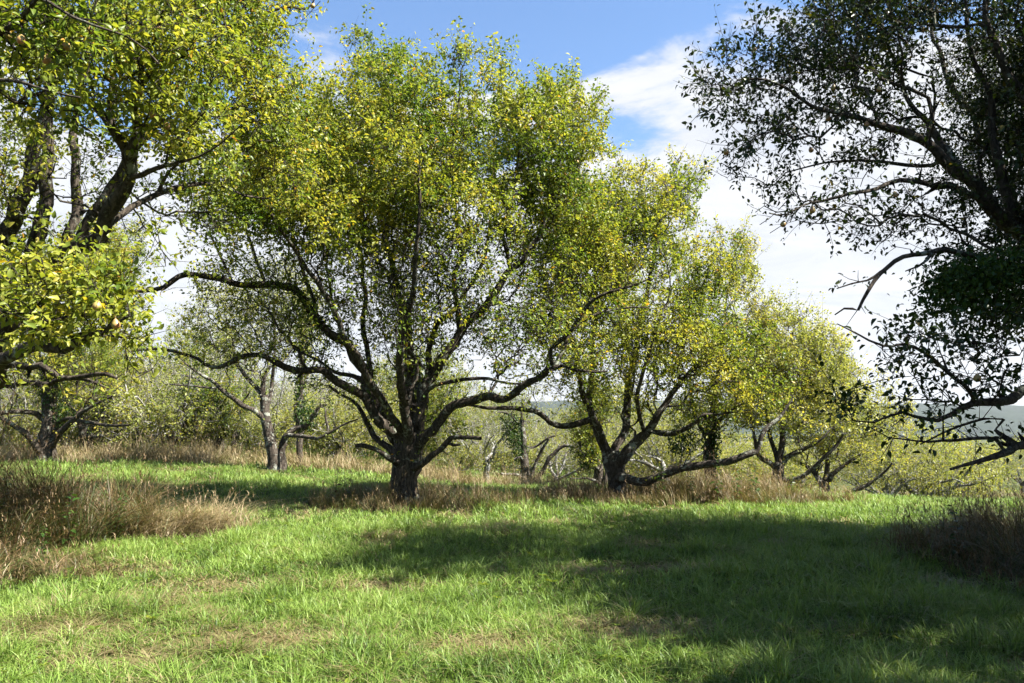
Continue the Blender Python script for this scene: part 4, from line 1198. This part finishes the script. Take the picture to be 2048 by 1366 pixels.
# ------------------------------------------------------------------ background trees: a few grown kinds, copied
def proto(name, label, cat, kind, seed):
    """a free-standing old orchard tree in local metres; kind sets its habit"""
    global rng
    keep = rng
    rng = np.random.default_rng(seed)
    sk = Skel()
    h = {'bush': .7, 'spread': 1.2, 'bare': 1.3, 'green': 1.6, 'scrub': .25}[kind]
    tr = np.array([[0, 0, -.3, .26], [0, 0, .3, .2], [.03, .02, h * .7, .19], [.05, 0, h, .2]])
    sk.polyline(tr, attach=False, step=.2, jit=.2, ok=False)
    nl = 6
    for i in range(nl):
        a = i * 2 * math.pi / nl + rng.uniform(-.4, .4)
        ln = rng.uniform(2.6, 3.9) if kind != 'scrub' else rng.uniform(1.2, 2.2)
        rise = rng.uniform(.15, 1.0) if kind in ('bush', 'spread') else rng.uniform(.5, 1.4)
        if kind == 'scrub': rise = rng.uniform(.6, 1.8)
        pts = []
        for t in (0, .2, .45, .7, 1):
            r_ = ln * t
            pts.append([math.cos(a + .25 * t) * r_ * .95, math.sin(a + .25 * t) * r_ * .95, h * .85 + rise * r_ * (.75 + .25 * math.sin(3 * t + i)) + .25 * math.sin(t * 3.1), .105 * (1 - .8 * t)])
        sk.polyline(np.array(pts), step=.22, jit=.6)
        if rng.random() < .8:
            m = pts[2]
            b2 = a + rng.uniform(-1, 1)
            sk.polyline(np.array([m[:3] + [.06], [m[0] + math.cos(b2) * .8, m[1] + math.sin(b2) * .8, m[2] + .8, .04], [m[0] + math.cos(b2) * 1.2, m[1] + math.sin(b2) * 1.2, m[2] + 1.9, .015]]), step=.22, jit=.6)
    if kind == 'green':
        sk.polyline(np.array([[.05, 0, h, .14], [.1, .1, h + 1.5, .1], [0, .2, h + 3, .05], [.1, .2, h + 4.2, .02]]), step=.22, jit=.4)
    n = {'bush': 620, 'spread': 620, 'bare': 420, 'green': 700, 'scrub': 420}[kind]
    q = rand_unit(n) * rng.random((n, 1)) ** .4
    if kind == 'bush':
        A = q * np.array([3.6, 3.6, 1.7]) + [0, 0, 2.1]
    elif kind == 'scrub':
        A = q * np.array([2.2, 2.2, 1.25]) + [0, 0, 1.25]
    elif kind == 'green':
        A = q * np.array([2.8, 2.8, 2.6]) + [0, 0, 3.6]
    else:
        A = q * np.array([3.9, 3.9, 1.7]) + [0, 0, 3.4]
    A = A[A[:, 2] > (.12 if kind == 'scrub' else .5)]
    A += .6 * (np.stack([vnoise(A[:, 0], A[:, 2]), vnoise(A[:, 1], A[:, 2] + 9), vnoise(A[:, 0] + 5, A[:, 1])], 1) - .5)
    sk.grow(A, np.ones(len(A)), bf=.3, seg=.35, rtip=.007, lmax=2.5)
    fol = dict(shoots=2.0, per={'bush': 11, 'spread': 7, 'bare': 1.6, 'green': 18, 'scrub': 9}[kind], leaf=.10, up=.4, lod=1, hue=(.5, .22), slen=(.2, .6), rmax=.03)
    mats = (M_BARK_GREY, M_TWIG_GREY)
    mat = {'bush': M_LEAF_YEL, 'spread': M_LEAF_YEL, 'bare': M_LEAF_PALE, 'green': M_LEAF, 'scrub': M_LEAF_YEL}[kind]
    o = build_tree(name, label, (0, 0, 0), sk, mats, fol, cat=cat, limb_parts=False, leaf_mat=mat, sides=8)
    rng = keep
    return o


def background_trees():
    kinds = {}
    spec = {'bush': ('orchard_tree', 'low bushy yellow-green tree in the thicket behind the orchard', 'tree'),
            'spread': ('orchard_tree', 'spreading thin-leaved tree with pale boughs in the thicket behind the orchard', 'tree'),
            'bare': ('bare_tree', 'nearly leafless grey tree in the thicket behind the orchard', 'tree'),
            'green': ('orchard_tree', 'tall dense green tree in the thicket behind the orchard', 'tree'),
            'scrub': ('scrub_bush', 'low twiggy yellow-green bush under the thicket behind the orchard', 'bush')}
    variants = {k: [proto(*spec[k], k, 100 + 7 * i + j) for j in range(2 if k != 'green' else 1)] for i, k in enumerate(spec)}
    used = set()

    def place(px, Y, kind, s, label=None, group='trees in the thicket behind the orchard', sz=None):
        x = (px - 1024) / F_PX * Y
        z = float(ground_z(x, Y))
        v = variants[kind][int(rng.integers(len(variants[kind])))]
        lab = label or spec[kind][1]
        if v.name not in used:
            used.add(v.name)
            v.location = (x, Y, z); v.rotation_euler = (0, 0, rng.uniform(0, 6.28)); v.scale = (s, s, sz or s)
            v['label'] = lab
            if group: v['group'] = group
            return v
        return copy_tree(v, (x, Y, z), rng.uniform(0, 6.28), (s, sz or s), lab, group)
    # right: the low yellow bushes beyond the two ground-touching limbs
    place(1825, 33, 'bush', .95, 'large low yellow-green bush tree on the slope at the right, twigs sweeping the grass', group=None)
    place(1760, 31, 'spread', .62, 'small pale-limbed tree between the ground-touching limbs and the yellow bush', group=None)
    place(1885, 39, 'bush', .8, 'yellow-green bush tree at the right end of the slope above the open field', group=None)
    rows = [(33, -200, 1000, 150), (40, -250, 1250, 130), (50, -300, 1600, 125), (62, -350, 1650, 115), (78, -400, 1680, 110), (98, -400, 1700, 110)]
    ks = ['bush', 'spread', 'bare', 'spread', 'green', 'bare', 'bush', 'green', 'bare', 'spread']
    q = 0
    for (Y, a, b, st) in rows:
        x = a + rng.uniform(0, st)
        while x < b:
            k = ks[int(rng.integers(len(ks)))]
            ok = not (1000 < x < 1200 and Y < 45) and not (1480 < x < 1720 and Y < 45)
            if ok:
                s = rng.uniform(.62, .9) if k != 'green' else rng.uniform(.6, .95)
                if Y > 60: s *= 1.1
                place(x, Y + rng.uniform(-3, 3), k, s)
            x += st * rng.uniform(.7, 1.35)
            q += 1
    copy_tree(variants['green'][0], (10.4, 3.4, float(ground_z(10.4, 3.4))), 2.6, (1.25, 1.5), 'added unseen tree further out at the right, deepening the foreground shade')  # second unseen copy, put in to close sun gaps in the foreground shade
    o = copy_tree(variants['green'][0], (8.2, 4.5, float(ground_z(8.2, 4.5))), 1.0, (1.25, 1.25), 'leafy pear tree just outside the view at the right, shading the foreground')
    for (Y, a, b, st) in ((30.5, -150, 700, 105), (36, -200, 1000, 95), (44, -200, 1640, 85), (55, -200, 1640, 80)):
        x = a + rng.uniform(0, st)
        while x < b:
            if not (940 < x < 1230 and Y < 40) and not (1480 < x < 1720 and Y < 50):
                place(x, Y + rng.uniform(-2, 2), 'scrub', rng.uniform(.6, 1.05) * (1 if Y < 50 else 1.25), group='bushes under the thicket behind the orchard')
            x += st * rng.uniform(.7, 1.35)
    for x, y, r_ in ((-9, -7, .3), (0.5, -9, 2.1), (9.5, -6, 4)):  # unseen trees added to block sky light from behind and darken the shade
        copy_tree(variants['green'][0], (x, y, float(ground_z(x, y))), r_, (1.2, 1.1), 'added leafy tree behind the viewer, blocking sky light', 'added trees behind the viewer')
    place(410, 37, 'green', .95, 'rounded dark green tree rising above the thicket at the left of the gap', group=None)
    place(2030, 66, 'spread', .9, 'lone half-bare tree on the far field at the right edge', group=None)
    place(1560, 36, 'bush', .8, 'yellow bush tree behind the slim pear at the end of the brown grass', group=None)
    place(1330, 36, 'scrub', 1.1, 'round yellow-green bush behind the long low limb', group=None)
    place(1330, 33, 'spread', .8, 'pale-limbed tree behind the long low limb', group=None)
    place(1460, 38, 'bush', .8, 'yellow bush tree behind the dark vine-wrapped trunk', group=None)


# ------------------------------------------------------------------ grass
TALL = []    # (cx, cy, rx, ry) ellipses of unmown grass, where no mown blades grow


def ell(x, y, e):
    return ((x - e[0]) / e[2]) ** 2 + ((y - e[1]) / e[3]) ** 2


def blade_mesh(x, y, z, h, wd, lean, az, hue, dry, seg=3):
    n = len(x)
    dx, dy = np.cos(az), np.sin(az)
    fx, fy = -dy, dx
    # each blade faces a random way, bends towards az
    tw = rng.uniform(-.9, .9, n)
    sx = fx * np.cos(tw) + dx * np.sin(tw); sy = fy * np.cos(tw) + dy * np.sin(tw)
    ts = np.linspace(0, 1, seg + 1)
    rows = []
    for t in ts:
        off = lean * h * t ** 1.8
        zz = h * (t - .38 * np.minimum(lean, 1.2) * t ** 2.4)
        w_ = wd * (1 - t ** 1.7) * .5 if t < 1 else None
        cx, cy, cz = x + dx * off, y + dy * off, z + zz
        if t < 1:
            rows += [np.stack([cx - sx * w_, cy - sy * w_, cz], 1), np.stack([cx + sx * w_, cy + sy * w_, cz], 1)]
        else:
            rows += [np.stack([cx, cy, cz], 1)]
    k = len(rows)
    V = np.stack(rows, 1).reshape(-1, 3)
    b = np.arange(n)[:, None, None] * k
    q = np.array([[2 * i, 2 * i + 1, 2 * i + 3, 2 * i + 2] for i in range(seg - 1)])
    t_ = np.array([[2 * (seg - 1), 2 * (seg - 1) + 1, 2 * seg]])
    F = [(b + q[None]).reshape(-1, 4), (b + t_[None]).reshape(-1, 3)]
    return V, F, np.repeat(hue, k), np.repeat(dry, k)


def dry_mask(x, y):
    n = fnoise(x * 1.1 + 40, y * 1.1 + 12)
    m = sst(.62, .74, n) * .6
    for cx, cy, r_ in ((-1.9, 6.1, .7), (-2.6, 5.6, .5), (-.2, 5.9, .45), (.9, 6.4, .6), (-3.4, 6.3, .6), (-2.9, 8.2, .7), (1.6, 9.1, .55), (.9, 8.9, .5), (-1.4, 8.0, .5), (-4.4, 9.0, .8)):
        m = np.maximum(m, np.exp(-(((x - cx) / r_) ** 2 + ((y - cy) / (r_ * .6)) ** 2)) * .95)
    return m


def scatter(n, y0, y1, spread=.74, extra=1.5):
    """points on the ground over the wedge the meadow shows, denser near"""
    y = np.sqrt(rng.random(n) * (y1 ** 2 - y0 ** 2) + y0 ** 2)
    x = (rng.random(n) * 2 - 1) * (y * spread + extra)
    return x, y


def meadow():
    Vs = []; Fq = []; Ft = []; H = []; D = []
    off = 0
    bands = [(200000, 3.6, 7.5, (.04, .19), (.004, .011), 4), (200000, 7.5, 13, (.05, .19), (.007, .014), 4), (170000, 13, 24, (.07, .19), (.011, .020), 3), (130000, 24, 46, (.10, .26), (.02, .04), 2), (50000, 46, 85, (.14, .3), (.05, .09), 2)]
    for n, y0, y1, hr, wr, seg in bands:
        x, y = scatter(n, y0, y1)
        # tufts: pull points towards tuft centres
        cell = .16 if y1 < 14 else .3
        gx, gy = np.round(x / cell), np.round(y / cell)
        jx = vnoise(gx * 7.3 + 3, gy * 5.1 + 1) - .5; jy = vnoise(gx * 3.7 + 9, gy * 8.9 + 4) - .5
        pull = rng.random(n) * .55
        x = x + ((gx + jx) * cell - x) * pull; y = y + ((gy + jy) * cell - y) * pull
        keep = np.ones(n, bool)
        for e in TALL:
            keep &= ell(x, y, e) > .8
        x, y = x[keep], y[keep]; n = len(x)
        dm = dry_mask(x, y)
        thin = rng.random(n) < .55 * dm
        dry = ((rng.random(n) < np.clip(dm, .055, .9))).astype(float) * rng.uniform(.55, 1, n)
        hn = fnoise(x * .8 + 3, y * .8 + 60)
        tuft = vnoise(gx[keep] * 4.4 + 1, gy[keep] * 6.6 + 2)
        h = rng.uniform(*hr, n) * (.55 + .9 * hn) * (.65 + .8 * tuft) * (1 - .45 * dm)
        clump = sst(.66, .86, vnoise(x * 1.9 + 31, y * 1.9 + 8)) + .6 * sst(.70, .9, vnoise(x * 4.7 + 3, y * 4.7 + 18))
        h = h * .88 * (1 + .55 * clump)
        lean = rng.gamma(2.0, .36, n) + .12
        lean = np.where(dry > .3, lean * 1.9 + .4, lean)
        az = rng.uniform(0, 2 * math.pi, n)
        hue = np.clip(.5 + .20 * rng.normal(size=n) + (hn - .5) * .7 + (tuft - .5) * .3 - .15 * clump, 0, 1)
        V, F, hh, dd = blade_mesh(x, y, ground_z(x, y) - .01, h, rng.uniform(*wr, n), np.minimum(lean, 2.2), az, hue, dry, seg)
        Vs.append(V); Fq.append(F[0] + off); Ft.append(F[1] + off); H.append(hh); D.append(dd); off += len(V)
    o = mesh_obj('grass', np.concatenate(Vs), [np.concatenate(Fq), np.concatenate(Ft)], M_GRASS, attrs={'hue': np.concatenate(H), 'dry': np.concatenate(D)})
    tag(o, 'short bright green meadow grass with scattered straw patches', 'grass', kind='stuff')


def tall_patch(e, n, label, h=(.45, 1.0), dryness=.7, wd=(.006, .013), heads=.35, lean=(.15, .9), huec=.5):
    cx, cy, rx, ry = e
    r_ = np.sqrt(rng.random(n)); a = rng.uniform(0, 2 * math.pi, n)
    wob = .72 + .62 * vnoise(np.cos(a) * 2.2 + cx, np.sin(a) * 2.2 + cy)
    x = cx + r_ * np.cos(a) * rx * wob; y = cy + r_ * np.sin(a) * ry * wob
    nz = fnoise(x * .9 + 17, y * .9 + 5)
    edge = 1 - .55 * r_ ** 3
    # tussocks
    tx = np.round(x / .34); ty = np.round(y / .34)
    tv = vnoise(tx * 5.7, ty * 3.3)
    x = x + ((tx + tv - .5) * .34 - x) * .45 * rng.random(n); y = y + ((ty + vnoise(tx * 2.2, ty * 7.9) - .5) * .34 - y) * .45 * rng.random(n)
    hh = rng.uniform(*h, n) * (.25 + 1.35 * nz) * edge * (.45 + 1.0 * tv)
    for (lx, ly, lr) in ((2.3, 17.4, 1.0), (-2.1, 15.5, .45)):
        hh = hh * (1 - .7 * np.exp(-((x - lx) ** 2 + (y - ly) ** 2) / lr ** 2))
    dry = np.where(rng.random(n) < dryness + (nz - .5) * .9, rng.uniform(.6, 1, n), rng.uniform(0, .3, n))
    hue = np.clip(huec + .22 * rng.normal(size=n) + (tv - .5) * .5, 0, 1)
    le = rng.uniform(*lean, n) * (1 + .8 * (rng.random(n) < .2)) * (.5 + 1.3 * vnoise(tx * 3.1 + 5, ty * 9.7))
    az = vnoise(tx * 1.9 + 3, ty * 4.1) * 12 + rng.normal(size=n) * .8
    V, F, H, D = blade_mesh(x, y, ground_z(x, y) - .01, hh, rng.uniform(*wd, n), le, az, hue, dry, 4)
    Vs, Fq, Ft, Hs, Ds = [V], [F[0]], [F[1]], [H], [D]
    off = len(V)
    # seed stalks: thin, taller, tipped with a few short bristles
    m = int(n * heads * .25)
    pick = rng.integers(0, n, m)
    sh = hh[pick] * rng.uniform(1.05, 1.45, m)
    V, F, H, D = blade_mesh(x[pick], y[pick], ground_z(x[pick], y[pick]), sh, np.full(m, wd[0] * .6), le[pick] * .6, az[pick], np.clip(hue[pick] + .15, 0, 1), np.full(m, .95), 3)
    Vs.append(V); Fq.append(F[0] + off); Ft.append(F[1] + off); Hs.append(H); Ds.append(D)
    off += len(V)
    tip = V.reshape(m, -1, 3)[:, -1]
    reps = 5
    tp = np.repeat(tip, reps, 0) - np.stack([0 * np.repeat(sh, reps)] * 2 + [rng.random(m * reps) * .09], 1)
    V, F, H, D = blade_mesh(tp[:, 0], tp[:, 1], tp[:, 2], rng.uniform(.03, .08, m * reps), np.full(m * reps, wd[0] * 1.4), rng.uniform(.3, 1.2, m * reps), rng.uniform(0, 6.28, m * reps), np.clip(np.repeat(hue[pick], reps) + .1, 0, 1), np.full(m * reps, .95), 2)
    Vs.append(V); Fq.append(F[0] + off); Ft.append(F[1] + off); Hs.append(H); Ds.append(D)
    o = mesh_obj('tall_grass', np.concatenate(Vs), [np.concatenate(Fq), np.concatenate(Ft)], M_TALL, attrs={'hue': np.concatenate(Hs), 'dry': np.concatenate(Ds)})
    tag(o, label, 'tall grass', kind='stuff')
    return o


PATCHES = [
    ((-8.3, 11.0, 3.3, 2.7), 24000, 'shaded brown tangle of tall grass at the left edge, straw bent over its right end', dict(h=(.9, 1.7), dryness=.50, huec=.12, lean=(.25, 1.1), wd=(.006, .017), heads=.6)),
    ((-6.2, 8.7, 1.7, 1.0), 5000, 'low brown weedy grass in front of the shaded tangle at the left edge', dict(h=(.2, .5), dryness=.5, huec=.3, lean=(.4, 1.6))),
    ((-5.0, 12.0, 1.1, .9), 3000, 'pale straw stems bent over on the sunlit grass beside the left tangle', dict(h=(.4, .9), dryness=.92, huec=.8, lean=(.5, 1.6))),
    ((-2.2, 16.0, 2.0, 1.3), 6000, 'ring of brown grass round the foot of the broad middle tree', dict(h=(.35, .85), dryness=.68)),
    ((3.7, 17.9, 3.3, 1.65), 14000, 'strip of tall rusty brown grass below the long pale limb', dict(h=(.36, .80), dryness=.78, wd=(.007, .014), huec=.46)),
    ((7.6, 9.3, 3.2, 3.0), 15000, 'dark brown weedy grass in deep shade at the right edge', dict(h=(.4, 1.0), dryness=.5, huec=.28, lean=(.25, 1.3), wd=(.006, .015), heads=.9)),
    ((-.8, 29.5, 3.4, 1.8), 5000, 'pale straw grass in the gap behind the broad middle tree', dict(h=(.5, .95), dryness=.92, wd=(.012, .022), huec=.8)),
    ((-11.5, 27.0, 8.5, 2.2), 12000, 'long band of pale straw grass along the left tree line', dict(h=(.35, .95), dryness=.85, wd=(.012, .022), huec=.8)),
    ((4, 31, 8, 2.5), 6000, 'thin straw grass on the far side of the brown strip', dict(h=(.4, .8), dryness=.8, wd=(.012, .02), huec=.7)),
    ((24, 48, 9, 3), 5000, 'brown grass strip across the far field at the right', dict(h=(.5, .9), dryness=.85, wd=(.02, .035), huec=.5)),
]
for p_ in PATCHES:
    TALL.append(p_[0])


# ------------------------------------------------------------------ weeds
def weed_mesh(h, n_leaf, leaf, seed):
    r_ = np.random.default_rng(seed)
    st = []
    x = y = 0.0
    k = 6
    pts = []
    for i in range(k + 1):
        t = i / k
        pts.append([x, y, h * t])
        x += r_.normal() * .02; y += r_.normal() * .02
    pts = np.array(pts)
    V = []; F = []
    for i, p in enumerate(pts):
        rr = .005 * (1 - .7 * i / k)
        for a in range(4):
            V.append(p + [rr * math.cos(a * 1.571), rr * math.sin(a * 1.571), 0])
    for i in range(k):
        for a in range(4):
            F.append([i * 4 + a, i * 4 + (a + 1) % 4, i * 4 + 4 + (a + 1) % 4, i * 4 + 4 + a])
    t = np.linspace(.25, 1, n_leaf)
    base = np.stack([np.interp(t, np.linspace(0, 1, k + 1), pts[:, j]) for j in range(3)], 1)
    a = np.arange(n_leaf) * 2.4 + r_.uniform(0, 6)
    D = np.stack([np.cos(a), np.sin(a), r_.uniform(-.3, .6, n_leaf)], 1)
    N = np.tile([0, 0, 1.0], (n_leaf, 1)) + r_.normal(size=(n_leaf, 3)) * .25
    L, LF, kk = leaf_geometry(base, D, N, leaf * r_.uniform(.7, 1.2, n_leaf) * (1.15 - .6 * t), 0)
    return np.array(V), np.array(F), L, LF, np.repeat(np.clip(r_.normal(.5, .2, n_leaf), 0, 1), kk)


def weeds():
    spots = [(672, 985, 15.6, .85, .12, 'dead brown weed stalk standing left of the broad middle trunk', 'dry'),
             (700, 1000, 15.8, .6, .11, 'shorter brown weed stalk close to the left of the middle trunk', 'dry'),
             (1322, 1010, 16.6, .75, .15, 'green leafy weed at the front of the brown grass, nearest the right-hand trunk', 'green'),
             (1428, 1015, 16.3, .95, .16, 'tall green leafy weed in the brown grass in front of the vine-wrapped trunk', 'green'),
             (1470, 1012, 16.6, .7, .15, 'green leafy weed in the middle of the brown grass strip', 'green'),
             (1502, 1010, 16.9, .95, .16, 'tallest green weed towards the right end of the brown grass strip', 'green'),
             (1575, 1000, 18.0, .5, .14, 'low green weed at the very end of the brown grass strip', 'green'),
             (480, 1010, 13.6, .95, .02, 'thin dry stalk rising from the sunlit grass beside the left tangle', 'dry'),
             (40, 1010, 10.2, 1.0, .13, 'tall leafy weed standing up out of the left tangle by the picture edge', 'green'),
             (150, 1040, 10.0, .8, .15, 'broad dark green weed in the middle of the left tangle', 'green'),
             (255, 1030, 10.8, .7, .12, 'green weed among the straw of the left tangle, right of the broad dark one', 'green'),
             (110, 1110, 9.0, .45, .12, 'short green weed at the front of the left tangle', 'green'),
             (1900, 1090, 9.2, .7, .12, 'dark leafy weed at the front of the shaded brown grass at the right edge', 'green'),
             (1990, 1060, 9.4, .9, .05, 'thin dry seed stalk leaning over the shaded brown grass at the right edge', 'dry'),
             (1380, 1012, 16.8, .6, .13, 'small green weed in the brown grass left of the vine-wrapped trunk', 'green')]
    for i, (px, py, Y, h, lf, lab, kind) in enumerate(spots):
        x = (px - 1024) / F_PX * Y
        z = float(ground_z(x, Y))
        r_ = empty('weed_plant', (x, Y, z), lab, 'weed', 'weeds in the tall grass')
        V, F, L, LF, hue = weed_mesh(h, 20 if kind == 'green' else 14, lf, 50 + i)
        mesh_obj('stem', V, F, M_TWIG, r_, smooth=True)
        mesh_obj('leaves', L, LF, M_IVY if kind == 'green' else M_DRYLEAF, r_, attrs={'hue': hue})


def ground_plants():
    n = 500
    x, y = scatter(n, 4.2, 13)
    P = []; D = []; N = []; L = []
    for i in range(n):
        k = int(rng.integers(4, 8)); s = rng.uniform(.03, .075)
        a = rng.uniform(0, 6.28) + np.arange(k) * 6.283 / k
        z = float(ground_z(x[i], y[i])) + rng.uniform(.02, .08)
        P.append(np.tile([x[i], y[i], z], (k, 1))); D.append(np.stack([np.cos(a), np.sin(a), rng.uniform(.1, .7, k)], 1))
        N.append(np.tile([0, 0, 1.0], (k, 1)) + rng.normal(size=(k, 3)) * .2); L.append(np.full(k, s))
    V, F, k = leaf_geometry(np.concatenate(P), np.concatenate(D), np.concatenate(N), np.concatenate(L), 0)
    m = len(V) // k
    o = mesh_obj('ground_plants', V, F, M_LEAF, attrs={'hue': np.repeat(np.clip(rng.normal(.28, .14, m), 0, .7), k)})
    tag(o, 'small broad-leaved plants scattered through the short turf', 'ground cover', kind='stuff')


ground_plants()
M_DRYLEAF = leaf_material('dry_weed_leaf', [(0.0, (.05, .03, .018)), (1.0, (.16, .10, .05))], trans=.2, tint=(1, .9, .7))

centre_tree(); print('centre', round(time.time() - T_START, 1))
left_tree(); print('left', round(time.time() - T_START, 1))
right_tree(); print('right', round(time.time() - T_START, 1))
middle_trees(); print('middle', round(time.time() - T_START, 1))
background_trees(); print('background', round(time.time() - T_START, 1))
for e_, n_, lab_, kw_ in PATCHES:
    tall_patch(e_, n_, lab_, **kw_)
meadow()
weeds(); print('all', round(time.time() - T_START, 1))


# ------------------------------------------------------------------ the air between here and the ridge
def haze():
    x0, x1, y0, y1, z0, z1 = -2700, 2700, -2700, 1950, -36, 110
    V = [(x, y, z) for z in (z0, z1) for y in (y0, y1) for x in (x0, x1)]
    F = [(0, 2, 3, 1), (4, 5, 7, 6), (0, 1, 5, 4), (2, 6, 7, 3), (0, 4, 6, 2), (1, 3, 7, 5)]
    m, t = material('thin_haze')
    p = t.n('ShaderNodeVolumePrincipled')
    p.inputs['Color'].default_value = (0.72, 0.85, 1.0, 1)
    p.inputs['Density'].default_value = 0.00005
    p.inputs['Anisotropy'].default_value = 0.2
    o = t.n('ShaderNodeOutputMaterial')
    t.t.links.new(p.outputs[0], o.inputs['Volume'])
    tag(mesh_obj('haze', np.array(V, float), np.array(F), m), 'thin blue haze in front of the far ridge', 'haze', kind='stuff')


haze()
